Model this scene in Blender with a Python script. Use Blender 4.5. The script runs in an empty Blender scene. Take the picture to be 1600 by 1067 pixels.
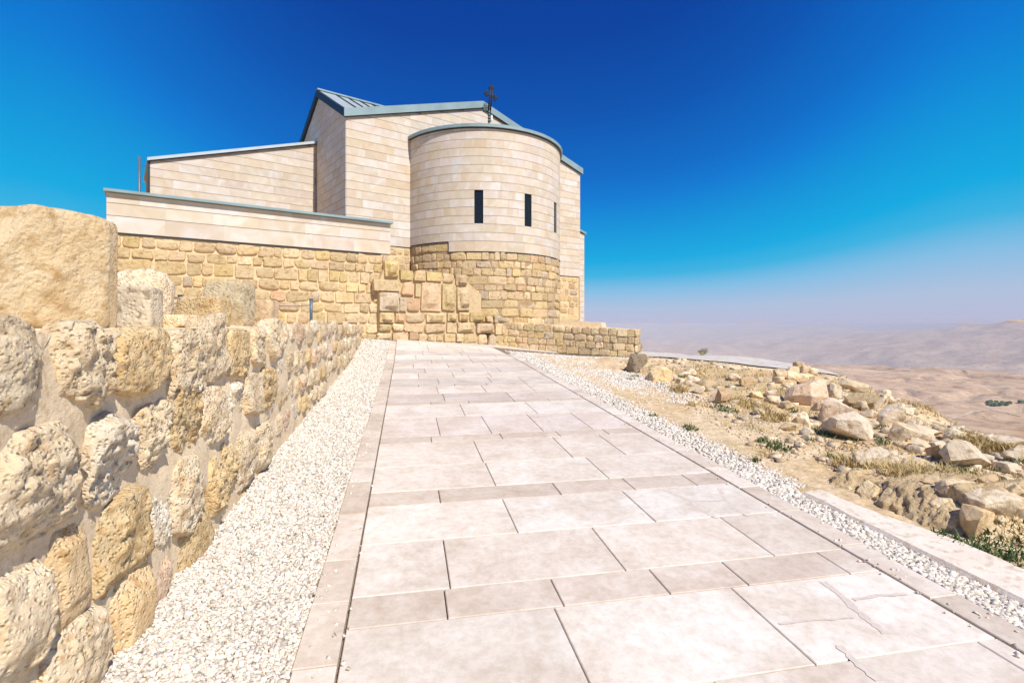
import bpy, math, random
import numpy as np
from mathutils import Vector

random.seed(7)
RNG = np.random.RandomState(11)
scene = bpy.context.scene
COL = scene.collection
R = math.radians

# ------------------------------------------------------------------ camera, sky, sun, exposure
EYE = 1.6                      # metres above the paving under the camera
F, CX, HZ = 815.0, 800.0, 507.0   # focal length, centre and horizon of the 1600 px wide photograph
cam = bpy.data.cameras.new('camera')
cam.sensor_width = 36.0
cam.lens = 36.0 * F / 1600.0
cam.shift_y = -(533.5 - HZ) / 1600.0
cam.clip_start, cam.clip_end = 0.05, 90000.0
camera = bpy.data.objects.new('camera', cam)
camera.location = (0, 0, EYE)
camera.rotation_euler = (R(90), 0, 0)
COL.objects.link(camera)
scene.camera = camera

SUN_AZ, SUN_EL = R(142.0), R(48)
world = bpy.data.worlds.new('World')
scene.world = world
world.use_nodes = True
wn, wl = world.node_tree.nodes, world.node_tree.links
wn.clear()
w_out = wn.new('ShaderNodeOutputWorld')
w_bg = wn.new('ShaderNodeBackground')
w_sky = wn.new('ShaderNodeTexSky')
w_sky.sky_type = 'NISHITA'
w_sky.sun_disc = False
w_sky.sun_elevation = SUN_EL
w_sky.sun_rotation = SUN_AZ
w_sky.altitude = 700
w_tc = wn.new('ShaderNodeTexCoord')
w_sep = wn.new('ShaderNodeSeparateXYZ')
w_ramp = wn.new('ShaderNodeValToRGB')
w_map = wn.new('ShaderNodeMapRange')
w_map.inputs['From Min'].default_value = -0.05
w_map.inputs['From Max'].default_value = 0.95
wl.new(w_tc.outputs['Generated'], w_sep.inputs[0])
# polarised sky: deeper towards the middle of the view, paler to the sides
w_at = wn.new('ShaderNodeVectorMath'); w_at.operation = 'MULTIPLY'; w_at.inputs[1].default_value = (1, 1, 0)
w_nm = wn.new('ShaderNodeVectorMath'); w_nm.operation = 'NORMALIZE'
w_sx = wn.new('ShaderNodeSeparateXYZ')
w_sq = wn.new('ShaderNodeMath'); w_sq.operation = 'MULTIPLY'
w_f = wn.new('ShaderNodeMapRange'); w_f.interpolation_type = 'SMOOTHSTEP'
w_f.inputs['From Min'].default_value = 0; w_f.inputs['From Max'].default_value = 0.48
w_f.inputs['To Min'].default_value = 1; w_f.inputs['To Max'].default_value = 0.58
w_ze = wn.new('ShaderNodeMath'); w_ze.operation = 'MULTIPLY'
wl.new(w_tc.outputs['Generated'], w_at.inputs[0]); wl.new(w_at.outputs[0], w_nm.inputs[0]); wl.new(w_nm.outputs[0], w_sx.inputs[0])
wl.new(w_sx.outputs['X'], w_sq.inputs[0]); wl.new(w_sx.outputs['X'], w_sq.inputs[1])
wl.new(w_sq.outputs[0], w_f.inputs['Value'])
wl.new(w_sep.outputs['Z'], w_ze.inputs[0]); wl.new(w_f.outputs[0], w_ze.inputs[1])
wl.new(w_ze.outputs[0], w_map.inputs['Value'])
wl.new(w_map.outputs[0], w_ramp.inputs[0])
cr = w_ramp.color_ramp
SKY = [(-0.05, (.415, .405, .55)), (0.0, (.41, .405, .545)), (0.03, (.345, .43, .59)), (0.062, (.19, .415, .63)), (0.09, (.035, .36, .615)),
       (0.118, (.001, .322, .61)), (0.23, (.001, .156, .527)), (0.27, (.001, .12, .463)), (0.37, (.001, .072, .36)), (0.484, (.001, .0437, .282)),
       (0.95, (.001, .022, .16))]
while len(cr.elements) < len(SKY):
    cr.elements.new(0.5)
for e, (z, c) in zip(cr.elements, SKY):
    e.position = (z + 0.05)
    e.color = (c[0], c[1], c[2], 1)
w_scl = wn.new('ShaderNodeVectorMath'); w_scl.operation = 'SCALE'
w_scl.inputs['Scale'].default_value = 10.2
wl.new(w_ramp.outputs['Color'], w_scl.inputs[0])
w_mix = wn.new('ShaderNodeMix'); w_mix.data_type = 'RGBA'
w_mix.inputs[0].default_value = 0.975
wl.new(w_sky.outputs[0], w_mix.inputs[6])
wl.new(w_scl.outputs[0], w_mix.inputs[7])
wl.new(w_mix.outputs[2], w_bg.inputs['Color'])
w_bg.inputs['Strength'].default_value = 0.1
wl.new(w_bg.outputs[0], w_out.inputs['Surface'])

sun_d = bpy.data.lights.new('sun', 'SUN')
sun_d.energy = 4.6
sun_d.angle = R(0.5)
sun_d.color = (1.0, 0.955, 0.88)
sun = bpy.data.objects.new('sun', sun_d)
TOSUN = Vector((math.sin(SUN_AZ) * math.cos(SUN_EL), math.cos(SUN_AZ) * math.cos(SUN_EL), math.sin(SUN_EL)))
sun.rotation_euler = TOSUN.to_track_quat('Z', 'Y').to_euler()
sun.location = (20, -20, 40)
COL.objects.link(sun)
scene.view_settings.view_transform = 'Standard'
scene.view_settings.look = 'None'
scene.view_settings.gamma = 1
scene.view_settings.use_curve_mapping = False
scene.view_settings.exposure = 0.29
scene.cycles.max_bounces = 6
scene.cycles.diffuse_bounces = 4
scene.cycles.volume_bounces = 0
scene.cycles.use_denoising = True

# ------------------------------------------------------------------ maths helpers
def hash3(ix, iy, iz, seed):
    h = (ix.astype(np.int64) * 374761393 + iy.astype(np.int64) * 668265263 + iz.astype(np.int64) * 2147483647 + seed * 974711) & 0xffffffff
    h = ((h ^ (h >> 13)) * 1274126177) & 0xffffffff
    h = ((h ^ (h >> 15)) * 2246822519) & 0xffffffff
    return ((h ^ (h >> 16)) & 0xffff) / 32767.5 - 1.0

def vnoise(P, seed=0):
    P = np.asarray(P, float)
    I = np.floor(P); Fr = P - I
    I = I.astype(np.int64)
    U = Fr * Fr * (3 - 2 * Fr)
    out = 0
    for dx in (0, 1):
        wx = U[..., 0] if dx else 1 - U[..., 0]
        for dy in (0, 1):
            wy = U[..., 1] if dy else 1 - U[..., 1]
            for dz in (0, 1):
                wz = U[..., 2] if dz else 1 - U[..., 2]
                out = out + wx * wy * wz * hash3(I[..., 0] + dx, I[..., 1] + dy, I[..., 2] + dz, seed)
    return out

def fbm(P, octaves=4, seed=0, gain=0.5):
    P = np.asarray(P, float); a = 1.0; s = 0
    for o in range(octaves):
        s = s + a * vnoise(P * (2.03 ** o) + 17.3 * o, seed + o)
        a *= gain
    return s

def sstep(a, b, x):
    t = np.clip((np.asarray(x, float) - a) / (b - a), 0, 1)
    return t * t * (3 - 2 * t)

# path coordinates: p runs up the path, q to its right
DX, DY = -0.1985, 0.9801
def pq(x, y):
    return DX * x + DY * y, DY * x - DX * y
def xy(p, q):
    return DX * p + DY * q, DY * p - DX * q

G = 0.055
def surf(p, q):
    """the plane of the paving: climbs up the path, then tilts down to the right before the church"""
    p = np.asarray(p, float); q = np.asarray(q, float)
    z = G * np.where(p < 16, p, 16 + (p - 16) * 0.5)
    d = np.clip(0.21 - 0.095 * q, -0.33, 0.3)
    return z + d * sstep(12.5, 16.5, p)

def n2(x, y, s, oct=4, seed=0):
    x = np.asarray(x, float); y = np.asarray(y, float)
    return fbm(np.stack([x / s, y / s, np.zeros_like(x) + 0.5], -1), oct, seed)

QSP, QSQ = [0, 3, 4.4, 6, 8, 10.6, 13, 16, 20], [6.7, 6.8, 7.0, 7.5, 8.7, 9.9, 9.9, 9.9, 10.2]     # edge of the hill top
RDPP, RDQQ = [9.8, 10.03, 10.48, 11.3, 12.11, 12.88, 13.25, 15, 20], [9.2, 8.6, 8.3, 7.98, 7.45, 6.8, 6.3, 5.9, 5.9]   # inner edge of the white road
def H(x, y):
    """height of the ground"""
    x = np.asarray(x, float); y = np.asarray(y, float)
    p, q = pq(x, y)
    r = np.hypot(x, y)
    pc = np.clip(p, -30, 19)
    z = surf(pc, q)
    over = np.maximum(p - 17, 0)
    z = z - 0.05 * over - 0.002 * over ** 2 * (over < 60) - (over >= 60) * (7.2 + 0.3 * (over - 60))
    # the paved strip lies in a shallow bed
    bed = sstep(-1.8, -1.5, q) * (1 - sstep(3.0, 3.5, q)) * (1 - sstep(17, 18, p))
    z = z - 0.07 * bed
    z = z - .10 * sstep(14.7, 15.2, p) * (1 - sstep(18.4, 19, p)) * sstep(3.0, 3.3, q) * (1 - sstep(6.7, 7.2, q))
    # rough slope to the right
    rough = sstep(3.4, 5.0, q) * (1 - .93 * sstep(-.35, .0, q - np.interp(p, RDPP, RDQQ)) * sstep(9.3, 10.0, p))
    z = z + rough * (0.07 * n2(x, y, 1.3, 4, 3) + 0.05 * n2(x, y, 0.35, 3, 8))
    # mound behind the bank beside the slab
    z = z + 0.22 * np.clip((4.2 - p) / 1.2, 0, 1) * sstep(2.72, 2.95, p) * sstep(3.74, 4.0, q) * (1 - sstep(4.2, 5.3, q))
    # shoulder of the hill
    qs = np.interp(p, QSP, QSQ) + 0.18 * n2(x, y, 2.5, 2, 21)
    d = np.clip((q - qs) / 0.3, -30, 1200)
    z = z - 0.62 * 0.3 * np.where(d > 30, d, np.log1p(np.exp(np.minimum(d, 30))))
    # terrace held by the left wall
    terr = (1 - sstep(-2.02, -1.78, q)) * (1 - sstep(16.1, 16.5, p))
    tz = EYE - 0.03 + 0.015 * n2(x, y, 1.0, 3, 5) - 0.3 * np.maximum(-q - 25, 0)
    z = z * (1 - terr) + tz * terr
    back = np.maximum(-p - 25, 0) + np.maximum(-q - 30, 0) * (p > 16.3)
    z = z - 0.3 * back
    # valley plateau, escarpment, far land
    az = np.degrees(np.arctan2(x, y))
    v = -163 + 14 * n2(x, y, 700, 5, 31) + 9 * np.abs(n2(x, y, 260, 4, 41)) * (1 - sstep(1500, 2300, r)) - 7 * sstep(500, 2400, r)
    er = np.abs(n2(x, y, 330, 4, 77))
    v = v - 16 * np.exp(-(er / 0.07) ** 2) * sstep(500, 900, r)
    edge = 2450 + 260 * n2(x, y, 1500, 2, 51)
    far = -600 + np.clip(r - 4500, 0, 22000) * 0.026 + 170 * n2(x, y, 3300, 5, 61) - 150 * np.abs(n2(x, y, 1500, 5, 62))
    far = far + 560 * np.exp(-((az - 52) / 13.0) ** 2) * np.exp(-((r - 11500) / 4200.0) ** 2)
    k = sstep(0, 900, r - edge)
    v = v * (1 - k) + far * k
    return np.maximum(z, v)

def H1(x, y):
    return float(H(np.array([x]), np.array([y]))[0])

def ray(px, py):
    return Vector(((px - CX) / F, 1.0, (HZ - py) / F))

def ground_at(px, py):
    """where the sight line of a photo point first meets the ground"""
    a, c = (px - CX) / F, (HZ - py) / F
    D = np.concatenate([np.linspace(1.2, 30, 3000), np.geomspace(30, 20000, 1500)])
    f = EYE + c * D - H(a * D, D)
    i = int(np.argmax(f < 0)) if (f < 0).any() else len(D) - 1
    d = float(D[i])
    return Vector((a * d, d, H1(a * d, d))), d

# ------------------------------------------------------------------ object helpers
def mesh_of(name, verts, faces, smooth=False):
    m = bpy.data.meshes.new(name)
    m.from_pydata([tuple(map(float, v)) for v in verts], [], [tuple(int(i) for i in f) for f in faces])
    if smooth:
        m.polygons.foreach_set('use_smooth', [True] * len(m.polygons))
    m.update()
    return m

def put(name, mesh, mat=None, parent=None, color=None, loc=None, rot=None, scale=None):
    o = bpy.data.objects.new(name, mesh)
    if mat is not None and mesh is not None and not mesh.materials:
        mesh.materials.append(mat)
    COL.objects.link(o)
    if parent is not None:
        o.parent = parent
    if loc is not None:
        o.location = loc
    if rot is not None:
        o.rotation_euler = rot
    if scale is not None:
        o.scale = scale
    if color is not None:
        o.color = (color[0], color[1], color[2], 1)
    return o

def tag(o, label, cat, group=None):
    o['label'] = label
    o['category'] = cat
    if group:
        o['group'] = group
    return o

def empty(name, loc):
    o = bpy.data.objects.new(name, None)
    o.empty_display_size = 0.2
    COL.objects.link(o)
    o.location = loc
    return o

def quad_mesh_np(name, V, Fq):
    """big mesh from numpy arrays, quads or triangles"""
    n = Fq.shape[1]
    m = bpy.data.meshes.new(name)
    m.vertices.add(len(V)); m.vertices.foreach_set('co', V.astype(np.float32).ravel())
    m.loops.add(Fq.size); m.loops.foreach_set('vertex_index', Fq.astype(np.int32).ravel())
    m.polygons.add(len(Fq))
    m.polygons.foreach_set('loop_start', np.arange(0, Fq.size, n, dtype=np.int32))
    m.polygons.foreach_set('loop_total', np.full(len(Fq), n, dtype=np.int32))
    m.update(calc_edges=True)
    m.validate()
    return m

def box_vf(x0, x1, y0, y1, z0, z1):
    v = [(x0, y0, z0), (x1, y0, z0), (x1, y1, z0), (x0, y1, z0), (x0, y0, z1), (x1, y0, z1), (x1, y1, z1), (x0, y1, z1)]
    f = [(3, 2, 1, 0), (4, 5, 6, 7), (0, 1, 5, 4), (1, 2, 6, 5), (2, 3, 7, 6), (3, 0, 4, 7)]
    return v, f

class MB:
    def __init__(self):
        self.v, self.f = [], []
    def add(self, v, f):
        b = len(self.v)
        self.v += [tuple(map(float, p)) for p in v]
        self.f += [tuple(b + i for i in q) for q in f]
        return self
    def prism(self, poly, origin, U, W, N, d0, d1):
        """2D polygon (a,b) in the frame origin + a*U + b*W, extruded along N from d0 to d1"""
        o, U, W, N = Vector(origin), Vector(U), Vector(W), Vector(N)
        n = len(poly)
        v = [o + U * a + W * b + N * d0 for a, b in poly] + [o + U * a + W * b + N * d1 for a, b in poly]
        f = [tuple(range(n - 1, -1, -1)), tuple(range(n, 2 * n))] + [(i, (i + 1) % n, n + (i + 1) % n, n + i) for i in range(n)]
        return self.add(v, f)
    def tube(self, pts, r, n=8):
        pts = [Vector(p) for p in pts]
        rings = []
        for i, p in enumerate(pts):
            t = (pts[min(i + 1, len(pts) - 1)] - pts[max(i - 1, 0)]).normalized()
            a = t.orthogonal().normalized(); b = t.cross(a)
            rr = r[i] if isinstance(r, (list, tuple)) else r
            rings.append([p + (a * math.cos(k * 2 * math.pi / n) + b * math.sin(k * 2 * math.pi / n)) * rr for k in range(n)])
        base = len(self.v)
        for g in rings:
            self.v += [tuple(q) for q in g]
        for i in range(len(rings) - 1):
            for k in range(n):
                self.f.append((base + i * n + k, base + i * n + (k + 1) % n, base + (i + 1) * n + (k + 1) % n, base + (i + 1) * n + k))
        self.f.append(tuple(base + k for k in range(n - 1, -1, -1)))
        self.f.append(tuple(base + (len(rings) - 1) * n + k for k in range(n)))
        return self
    def build(self, name, mat, parent=None, smooth=False, color=None):
        return put(name, mesh_of(name, self.v, self.f, smooth), mat, parent, color)

def clip_poly(poly, a, b, c):
    """keep the side a*x + b*y <= c"""
    out = []
    for i in range(len(poly)):
        p, q = poly[i], poly[(i + 1) % len(poly)]
        dp, dq = a * p[0] + b * p[1] - c, a * q[0] + b * q[1] - c
        if dp <= 0:
            out.append(p)
        if (dp < 0 < dq) or (dq < 0 < dp):
            t = dp / (dp - dq)
            out.append((p[0] + (q[0] - p[0]) * t, p[1] + (q[1] - p[1]) * t))
    return out

# ------------------------------------------------------------------ materials
def nodes_of(name):
    m = bpy.data.materials.new(name)
    m.use_nodes = True
    nt = m.node_tree
    return m, nt.nodes, nt.links, nt.nodes['Principled BSDF']

def rgb(c):
    return (c[0], c[1], c[2], 1)

def stone_mat(name, base, alt, dark, scale=4.0, bump=0.4, bump_scale=18.0, rough=0.9, var=0.25, use_color=False, pit=0.0,
              streak=0.0, bdist=0.02, coords='Object', island=False):
    m, N, L, bsdf = nodes_of(name)
    tc = N.new('ShaderNodeTexCoord')
    geo = N.new('ShaderNodeNewGeometry')
    if coords == 'World':
        vec = geo.outputs['Position']
    else:
        vec = tc.outputs[coords]
    info = N.new('ShaderNodeObjectInfo')
    rnd = geo.outputs['Random Per Island'] if island else info.outputs['Random']
    off = N.new('ShaderNodeVectorMath'); off.operation = 'ADD'
    rs = N.new('ShaderNodeMath'); rs.operation = 'MULTIPLY'; rs.inputs[1].default_value = 37.0
    L.new(rnd, rs.inputs[0])
    L.new(vec, off.inputs[0]); L.new(rs.outputs[0], off.inputs[1])
    n1 = N.new('ShaderNodeTexNoise'); n1.inputs['Scale'].default_value = scale; n1.inputs['Detail'].default_value = 6
    n1.inputs['Roughness'].default_value = 0.65
    n2_ = N.new('ShaderNodeTexNoise'); n2_.inputs['Scale'].default_value = scale * 3.3; n2_.inputs['Detail'].default_value = 5
    L.new(off.outputs[0], n1.inputs['Vector']); L.new(off.outputs[0], n2_.inputs['Vector'])
    r1 = N.new('ShaderNodeValToRGB')
    r1.color_ramp.elements[0].position = 0.34; r1.color_ramp.elements[0].color = rgb(alt)
    r1.color_ramp.elements[1].position = 0.62; r1.color_ramp.elements[1].color = rgb(base)
    L.new(n1.outputs['Fac'], r1.inputs[0])
    r2 = N.new('ShaderNodeValToRGB')
    r2.color_ramp.elements[0].position = 0.30; r2.color_ramp.elements[0].color = (1, 1, 1, 1)
    r2.color_ramp.elements[1].position = 0.48; r2.color_ramp.elements[1].color = (0, 0, 0, 1)
    L.new(n2_.outputs['Fac'], r2.inputs[0])
    mx = N.new('ShaderNodeMix'); mx.data_type = 'RGBA'
    L.new(r2.outputs['Color'], mx.inputs[0]); L.new(r1.outputs['Color'], mx.inputs[6]); mx.inputs[7].default_value = rgb(dark)
    col = mx.outputs[2]
    # each piece a shade of its own
    mr = N.new('ShaderNodeMapRange'); mr.inputs['To Min'].default_value = 1 - var; mr.inputs['To Max'].default_value = 1 + var * 0.6
    L.new(rnd, mr.inputs['Value'])
    ml = N.new('ShaderNodeVectorMath'); ml.operation = 'SCALE'
    L.new(col, ml.inputs[0]); L.new(mr.outputs[0], ml.inputs['Scale'])
    col = ml.outputs[0]
    if use_color:
        mc = N.new('ShaderNodeVectorMath'); mc.operation = 'MULTIPLY'
        L.new(col, mc.inputs[0]); L.new(info.outputs['Color'], mc.inputs[1])
        col = mc.outputs[0]
    L.new(col, bsdf.inputs['Base Color'])
    bsdf.inputs['Roughness'].default_value = rough
    bsdf.inputs['Specular IOR Level'].default_value = 0.25
    nb = N.new('ShaderNodeTexNoise'); nb.inputs['Scale'].default_value = bump_scale; nb.inputs['Detail'].default_value = 8
    nb.inputs['Roughness'].default_value = 0.7
    L.new(off.outputs[0], nb.inputs['Vector'])
    hgt = nb.outputs['Fac']
    if pit > 0:
        vo = N.new('ShaderNodeTexVoronoi'); vo.inputs['Scale'].default_value = bump_scale * 1.3
        L.new(off.outputs[0], vo.inputs['Vector'])
        pr = N.new('ShaderNodeMapRange'); pr.inputs['From Max'].default_value = 0.45
        pr.inputs['To Min'].default_value = -pit; pr.inputs['To Max'].default_value = 0
        L.new(vo.outputs['Distance'], pr.inputs['Value'])
        ad = N.new('ShaderNodeMath'); ad.operation = 'ADD'
        L.new(hgt, ad.inputs[0]); L.new(pr.outputs[0], ad.inputs[1])
        hgt = ad.outputs[0]
    b = N.new('ShaderNodeBump'); b.inputs['Strength'].default_value = bump; b.inputs['Distance'].default_value = bdist
    L.new(hgt, b.inputs['Height']); L.new(b.outputs[0], bsdf.inputs['Normal'])
    return m

def plain_mat(name, c, rough=0.6, metal=0.0, var=0.12, scale=6.0, bump=0.05):
    m, N, L, bsdf = nodes_of(name)
    tc = N.new('ShaderNodeTexCoord')
    n1 = N.new('ShaderNodeTexNoise'); n1.inputs['Scale'].default_value = scale; n1.inputs['Detail'].default_value = 5
    L.new(tc.outputs['Object'], n1.inputs['Vector'])
    r = N.new('ShaderNodeValToRGB')
    r.color_ramp.elements[0].position = 0.3; r.color_ramp.elements[0].color = rgb([x * (1 - var) for x in c])
    r.color_ramp.elements[1].position = 0.7; r.color_ramp.elements[1].color = rgb([x * (1 + var) for x in c])
    L.new(n1.outputs['Fac'], r.inputs[0]); L.new(r.outputs[0], bsdf.inputs['Base Color'])
    bsdf.inputs['Roughness'].default_value = rough
    bsdf.inputs['Metallic'].default_value = metal
    b = N.new('ShaderNodeBump'); b.inputs['Strength'].default_value = bump; b.inputs['Distance'].default_value = 0.02
    L.new(n1.outputs['Fac'], b.inputs['Height']); L.new(b.outputs[0], bsdf.inputs['Normal'])
    return m

def cladding_mat(name):
    """sawn limestone: soft veins and clouds, a tone per slab"""
    m, N, L, bsdf = nodes_of(name)
    geo = N.new('ShaderNodeNewGeometry'); info = N.new('ShaderNodeObjectInfo')
    rs = N.new('ShaderNodeMath'); rs.operation = 'MULTIPLY'; rs.inputs[1].default_value = 53.0
    L.new(info.outputs['Random'], rs.inputs[0])
    off = N.new('ShaderNodeVectorMath'); off.operation = 'ADD'
    L.new(geo.outputs['Position'], off.inputs[0]); L.new(rs.outputs[0], off.inputs[1])
    n1 = N.new('ShaderNodeTexNoise'); n1.inputs['Scale'].default_value = 1.6; n1.inputs['Detail'].default_value = 4
    n1.inputs['Distortion'].default_value = 1.2
    L.new(off.outputs[0], n1.inputs['Vector'])
    r = N.new('ShaderNodeValToRGB')
    e = r.color_ramp.elements
    e[0].position = 0.34; e[0].color = (0.585, 0.482, 0.358, 1)
    e[1].position = 0.66; e[1].color = (0.655, 0.597, 0.53, 1)
    k = e.new(0.5); k.color = (0.625, 0.532, 0.425, 1)
    L.new(n1.outputs['Fac'], r.inputs[0])
    mc = N.new('ShaderNodeVectorMath'); mc.operation = 'MULTIPLY'
    L.new(r.outputs[0], mc.inputs[0]); L.new(info.outputs['Color'], mc.inputs[1])
    L.new(mc.outputs[0], bsdf.inputs['Base Color'])
    bsdf.inputs['Roughness'].default_value = 0.75
    bsdf.inputs['Specular IOR Level'].default_value = 0.3
    nb = N.new('ShaderNodeTexNoise'); nb.inputs['Scale'].default_value = 60; nb.inputs['Detail'].default_value = 4
    L.new(geo.outputs['Position'], nb.inputs['Vector'])
    b = N.new('ShaderNodeBump'); b.inputs['Strength'].default_value = 0.08; b.inputs['Distance'].default_value = 0.01
    L.new(nb.outputs['Fac'], b.inputs['Height']); L.new(b.outputs[0], bsdf.inputs['Normal'])
    return m

def paver_mat(name):
    m, N, L, bsdf = nodes_of(name)
    geo = N.new('ShaderNodeNewGeometry'); info = N.new('ShaderNodeObjectInfo')
    rs = N.new('ShaderNodeMath'); rs.operation = 'MULTIPLY'; rs.inputs[1].default_value = 53.0
    L.new(info.outputs['Random'], rs.inputs[0])
    off = N.new('ShaderNodeVectorMath'); off.operation = 'ADD'
    L.new(geo.outputs['Position'], off.inputs[0]); L.new(rs.outputs[0], off.inputs[1])
    n1 = N.new('ShaderNodeTexNoise'); n1.inputs['Scale'].default_value = 2.2; n1.inputs['Detail'].default_value = 7
    n1.inputs['Roughness'].default_value = 0.62; n1.inputs['Distortion'].default_value = 0.6
    L.new(off.outputs[0], n1.inputs['Vector'])
    r = N.new('ShaderNodeValToRGB')
    e = r.color_ramp.elements
    e[0].position = 0.3; e[0].color = (0.80, 0.74, 0.68, 1)
    e[1].position = 0.62; e[1].color = (1.0, 1.0, 1.0, 1)
    L.new(n1.outputs['Fac'], r.inputs[0])
    # rusty stains, rare
    n3 = N.new('ShaderNodeTexNoise'); n3.inputs['Scale'].default_value = 7.5; n3.inputs['Detail'].default_value = 9
    n3.inputs['Roughness'].default_value = 0.7; n3.inputs['Distortion'].default_value = 1.5
    L.new(off.outputs[0], n3.inputs['Vector'])
    r3 = N.new('ShaderNodeValToRGB')
    r3.color_ramp.elements[0].position = 0.62; r3.color_ramp.elements[0].color = (0, 0, 0, 1)
    r3.color_ramp.elements[1].position = 0.72; r3.color_ramp.elements[1].color = (0.55, 0.55, 0.55, 1)
    L.new(n3.outputs['Fac'], r3.inputs[0])
    n4 = N.new('ShaderNodeTexNoise'); n4.inputs['Scale'].default_value = 16; n4.inputs['Detail'].default_value = 8; n4.inputs['Roughness'].default_value = .75
    L.new(off.outputs[0], n4.inputs['Vector'])
    r4 = N.new('ShaderNodeValToRGB'); r4.color_ramp.elements[0].position = .36; r4.color_ramp.elements[0].color = (.86, .83, .79, 1)
    r4.color_ramp.elements[1].position = .58; r4.color_ramp.elements[1].color = (1.02, 1.02, 1.02, 1)
    L.new(n4.outputs['Fac'], r4.inputs[0])
    m4 = N.new('ShaderNodeVectorMath'); m4.operation = 'MULTIPLY'
    L.new(r.outputs[0], m4.inputs[0]); L.new(r4.outputs[0], m4.inputs[1])
    r = m4
    mx = N.new('ShaderNodeMix'); mx.data_type = 'RGBA'
    L.new(r3.outputs[0], mx.inputs[0]); L.new(r.outputs[0], mx.inputs[6]); mx.inputs[7].default_value = (0.80, 0.62, 0.45, 1)
    mc = N.new('ShaderNodeVectorMath'); mc.operation = 'MULTIPLY'
    L.new(mx.outputs[2], mc.inputs[0]); L.new(info.outputs['Color'], mc.inputs[1])
    L.new(mc.outputs[0], bsdf.inputs['Base Color'])
    bsdf.inputs['Roughness'].default_value = 0.7
    bsdf.inputs['Specular IOR Level'].default_value = 0.3
    nb = N.new('ShaderNodeTexNoise'); nb.inputs['Scale'].default_value = 35; nb.inputs['Detail'].default_value = 8
    L.new(geo.outputs['Position'], nb.inputs['Vector'])
    b = N.new('ShaderNodeBump'); b.inputs['Strength'].default_value = 0.12; b.inputs['Distance'].default_value = 0.01
    L.new(nb.outputs['Fac'], b.inputs['Height']); L.new(b.outputs[0], bsdf.inputs['Normal'])
    return m

M = {}
M['clad'] = cladding_mat('sawn_limestone')
M['joint'] = plain_mat('joint_mortar', (.40, .27, .15), 0.95, var=.2)
M['paver'] = paver_mat('paving_stone')
M['pathbed'] = stone_mat('path_bedding', (.34, .26, .18), (.22, .16, .10), (.10, .07, .05), 12, .4, 40)
M['rubble'] = stone_mat('ochre_rubble', (.70, .53, .305), (.63, .455, .235), (.46, .305, .145), 3.0, 1.0, 15, var=.14, use_color=True, coords='World', bdist=.05)
M['mortar'] = stone_mat('sandy_mortar', (.70, .53, .32), (.63, .465, .265), (.54, .38, .20), 3, .6, 25, coords='World', bdist=.015)
M['wallstone'] = stone_mat('pitted_limestone', (.84, .70, .50), (.76, .57, .34), (.56, .38, .20), 6, 1.0, 38, var=.12, use_color=True, pit=.7, coords='World', bdist=.02)
M['wallmortar'] = stone_mat('pale_mortar', (.83, .67, .46), (.76, .58, .37), (.64, .47, .28), 7, 1.0, 60, coords='World', bdist=.01)
M['blockstone'] = stone_mat('broken_cream_block', (.80, .67, .47), (.73, .55, .32), (.54, .36, .17), 2.6, 1.0, 22, use_color=True, coords='World', bdist=.035, pit=.25)
M['rock'] = stone_mat('fieldstone', (.84, .73, .57), (.74, .59, .41), (.50, .36, .21), 4, 1.0, 18, var=.18, use_color=True, coords='World', bdist=.03)
M['greystone'] = stone_mat('grey_weathered_stone', (.64, .54, .40), (.54, .44, .31), (.30, .23, .15), 5, .9, 22, use_color=True, pit=.5, coords='World', bdist=.02)
M['copper'] = plain_mat('patinated_copper', (.235, .325, .34), 0.5, .0, .12, 1.5)
M['roofmetal'] = plain_mat('pale_zinc_roof', (.50, .56, .56), 0.4, .3, .08, 1.5)
M['dark'] = plain_mat('dark_metal_and_shade', (.03, .035, .04), 0.5, .3)  # real dark metal, also the painted shade of side fascias and shade strips
M['iron'] = plain_mat('wrought_iron', (.022, .028, .03), 0.55, .4, .3, 20)
M['lichen_iron'] = plain_mat('verdigris_iron', (.10, .15, .145), 0.6, .2, .4, 25)
M['white'] = plain_mat('white_paint', (.78, .77, .74), 0.5)
M['glass'] = plain_mat('dark_window_glass', (.010, .011, .013), 0.25, 0, .1)
M['post'] = plain_mat('blue_grey_paint', (.10, .15, .20), 0.45, .2)
M['gravel'] = stone_mat('white_gravel', (.80, .74, .66), (.72, .63, .52), (.52, .42, .32), 25, .3, 120, var=.36, coords='World', island=True, bdist=.004)
M['gravelbed'] = stone_mat('gravel_fines', (.72, .64, .53), (.62, .52, .40), (.46, .35, .25), 30, .9, 70, coords='World', bdist=.02)
M['roadtop'] = stone_mat('pale_road', (.80, .75, .68), (.72, .65, .56), (.60, .50, .40), 2, .3, 40, coords='World', bdist=.01)
M['bankearth'] = stone_mat('packed_earth', (.74, .56, .33), (.63, .45, .24), (.44, .29, .14), 12, 1.0, 45, coords='World', bdist=.03)
M['trackdust'] = plain_mat('track_dust', (.60, .47, .33), 1, scale=.05)
M['slab'] = stone_mat('rough_kerb_concrete', (.74, .645, .545), (.67, .57, .465), (.53, .42, .32), 5, .5, 40, coords='World', bdist=.012)
M['drygrass'] = stone_mat('dry_grass', (.62, .47, .22), (.50, .36, .15), (.34, .24, .09), 5, 0, 5, var=.3, coords='World', island=True)
M['green'] = stone_mat('green_weed', (.12, .175, .065), (.085, .135, .045), (.06, .09, .03), 8, 0, 5, var=.4, coords='World', island=True)

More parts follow.
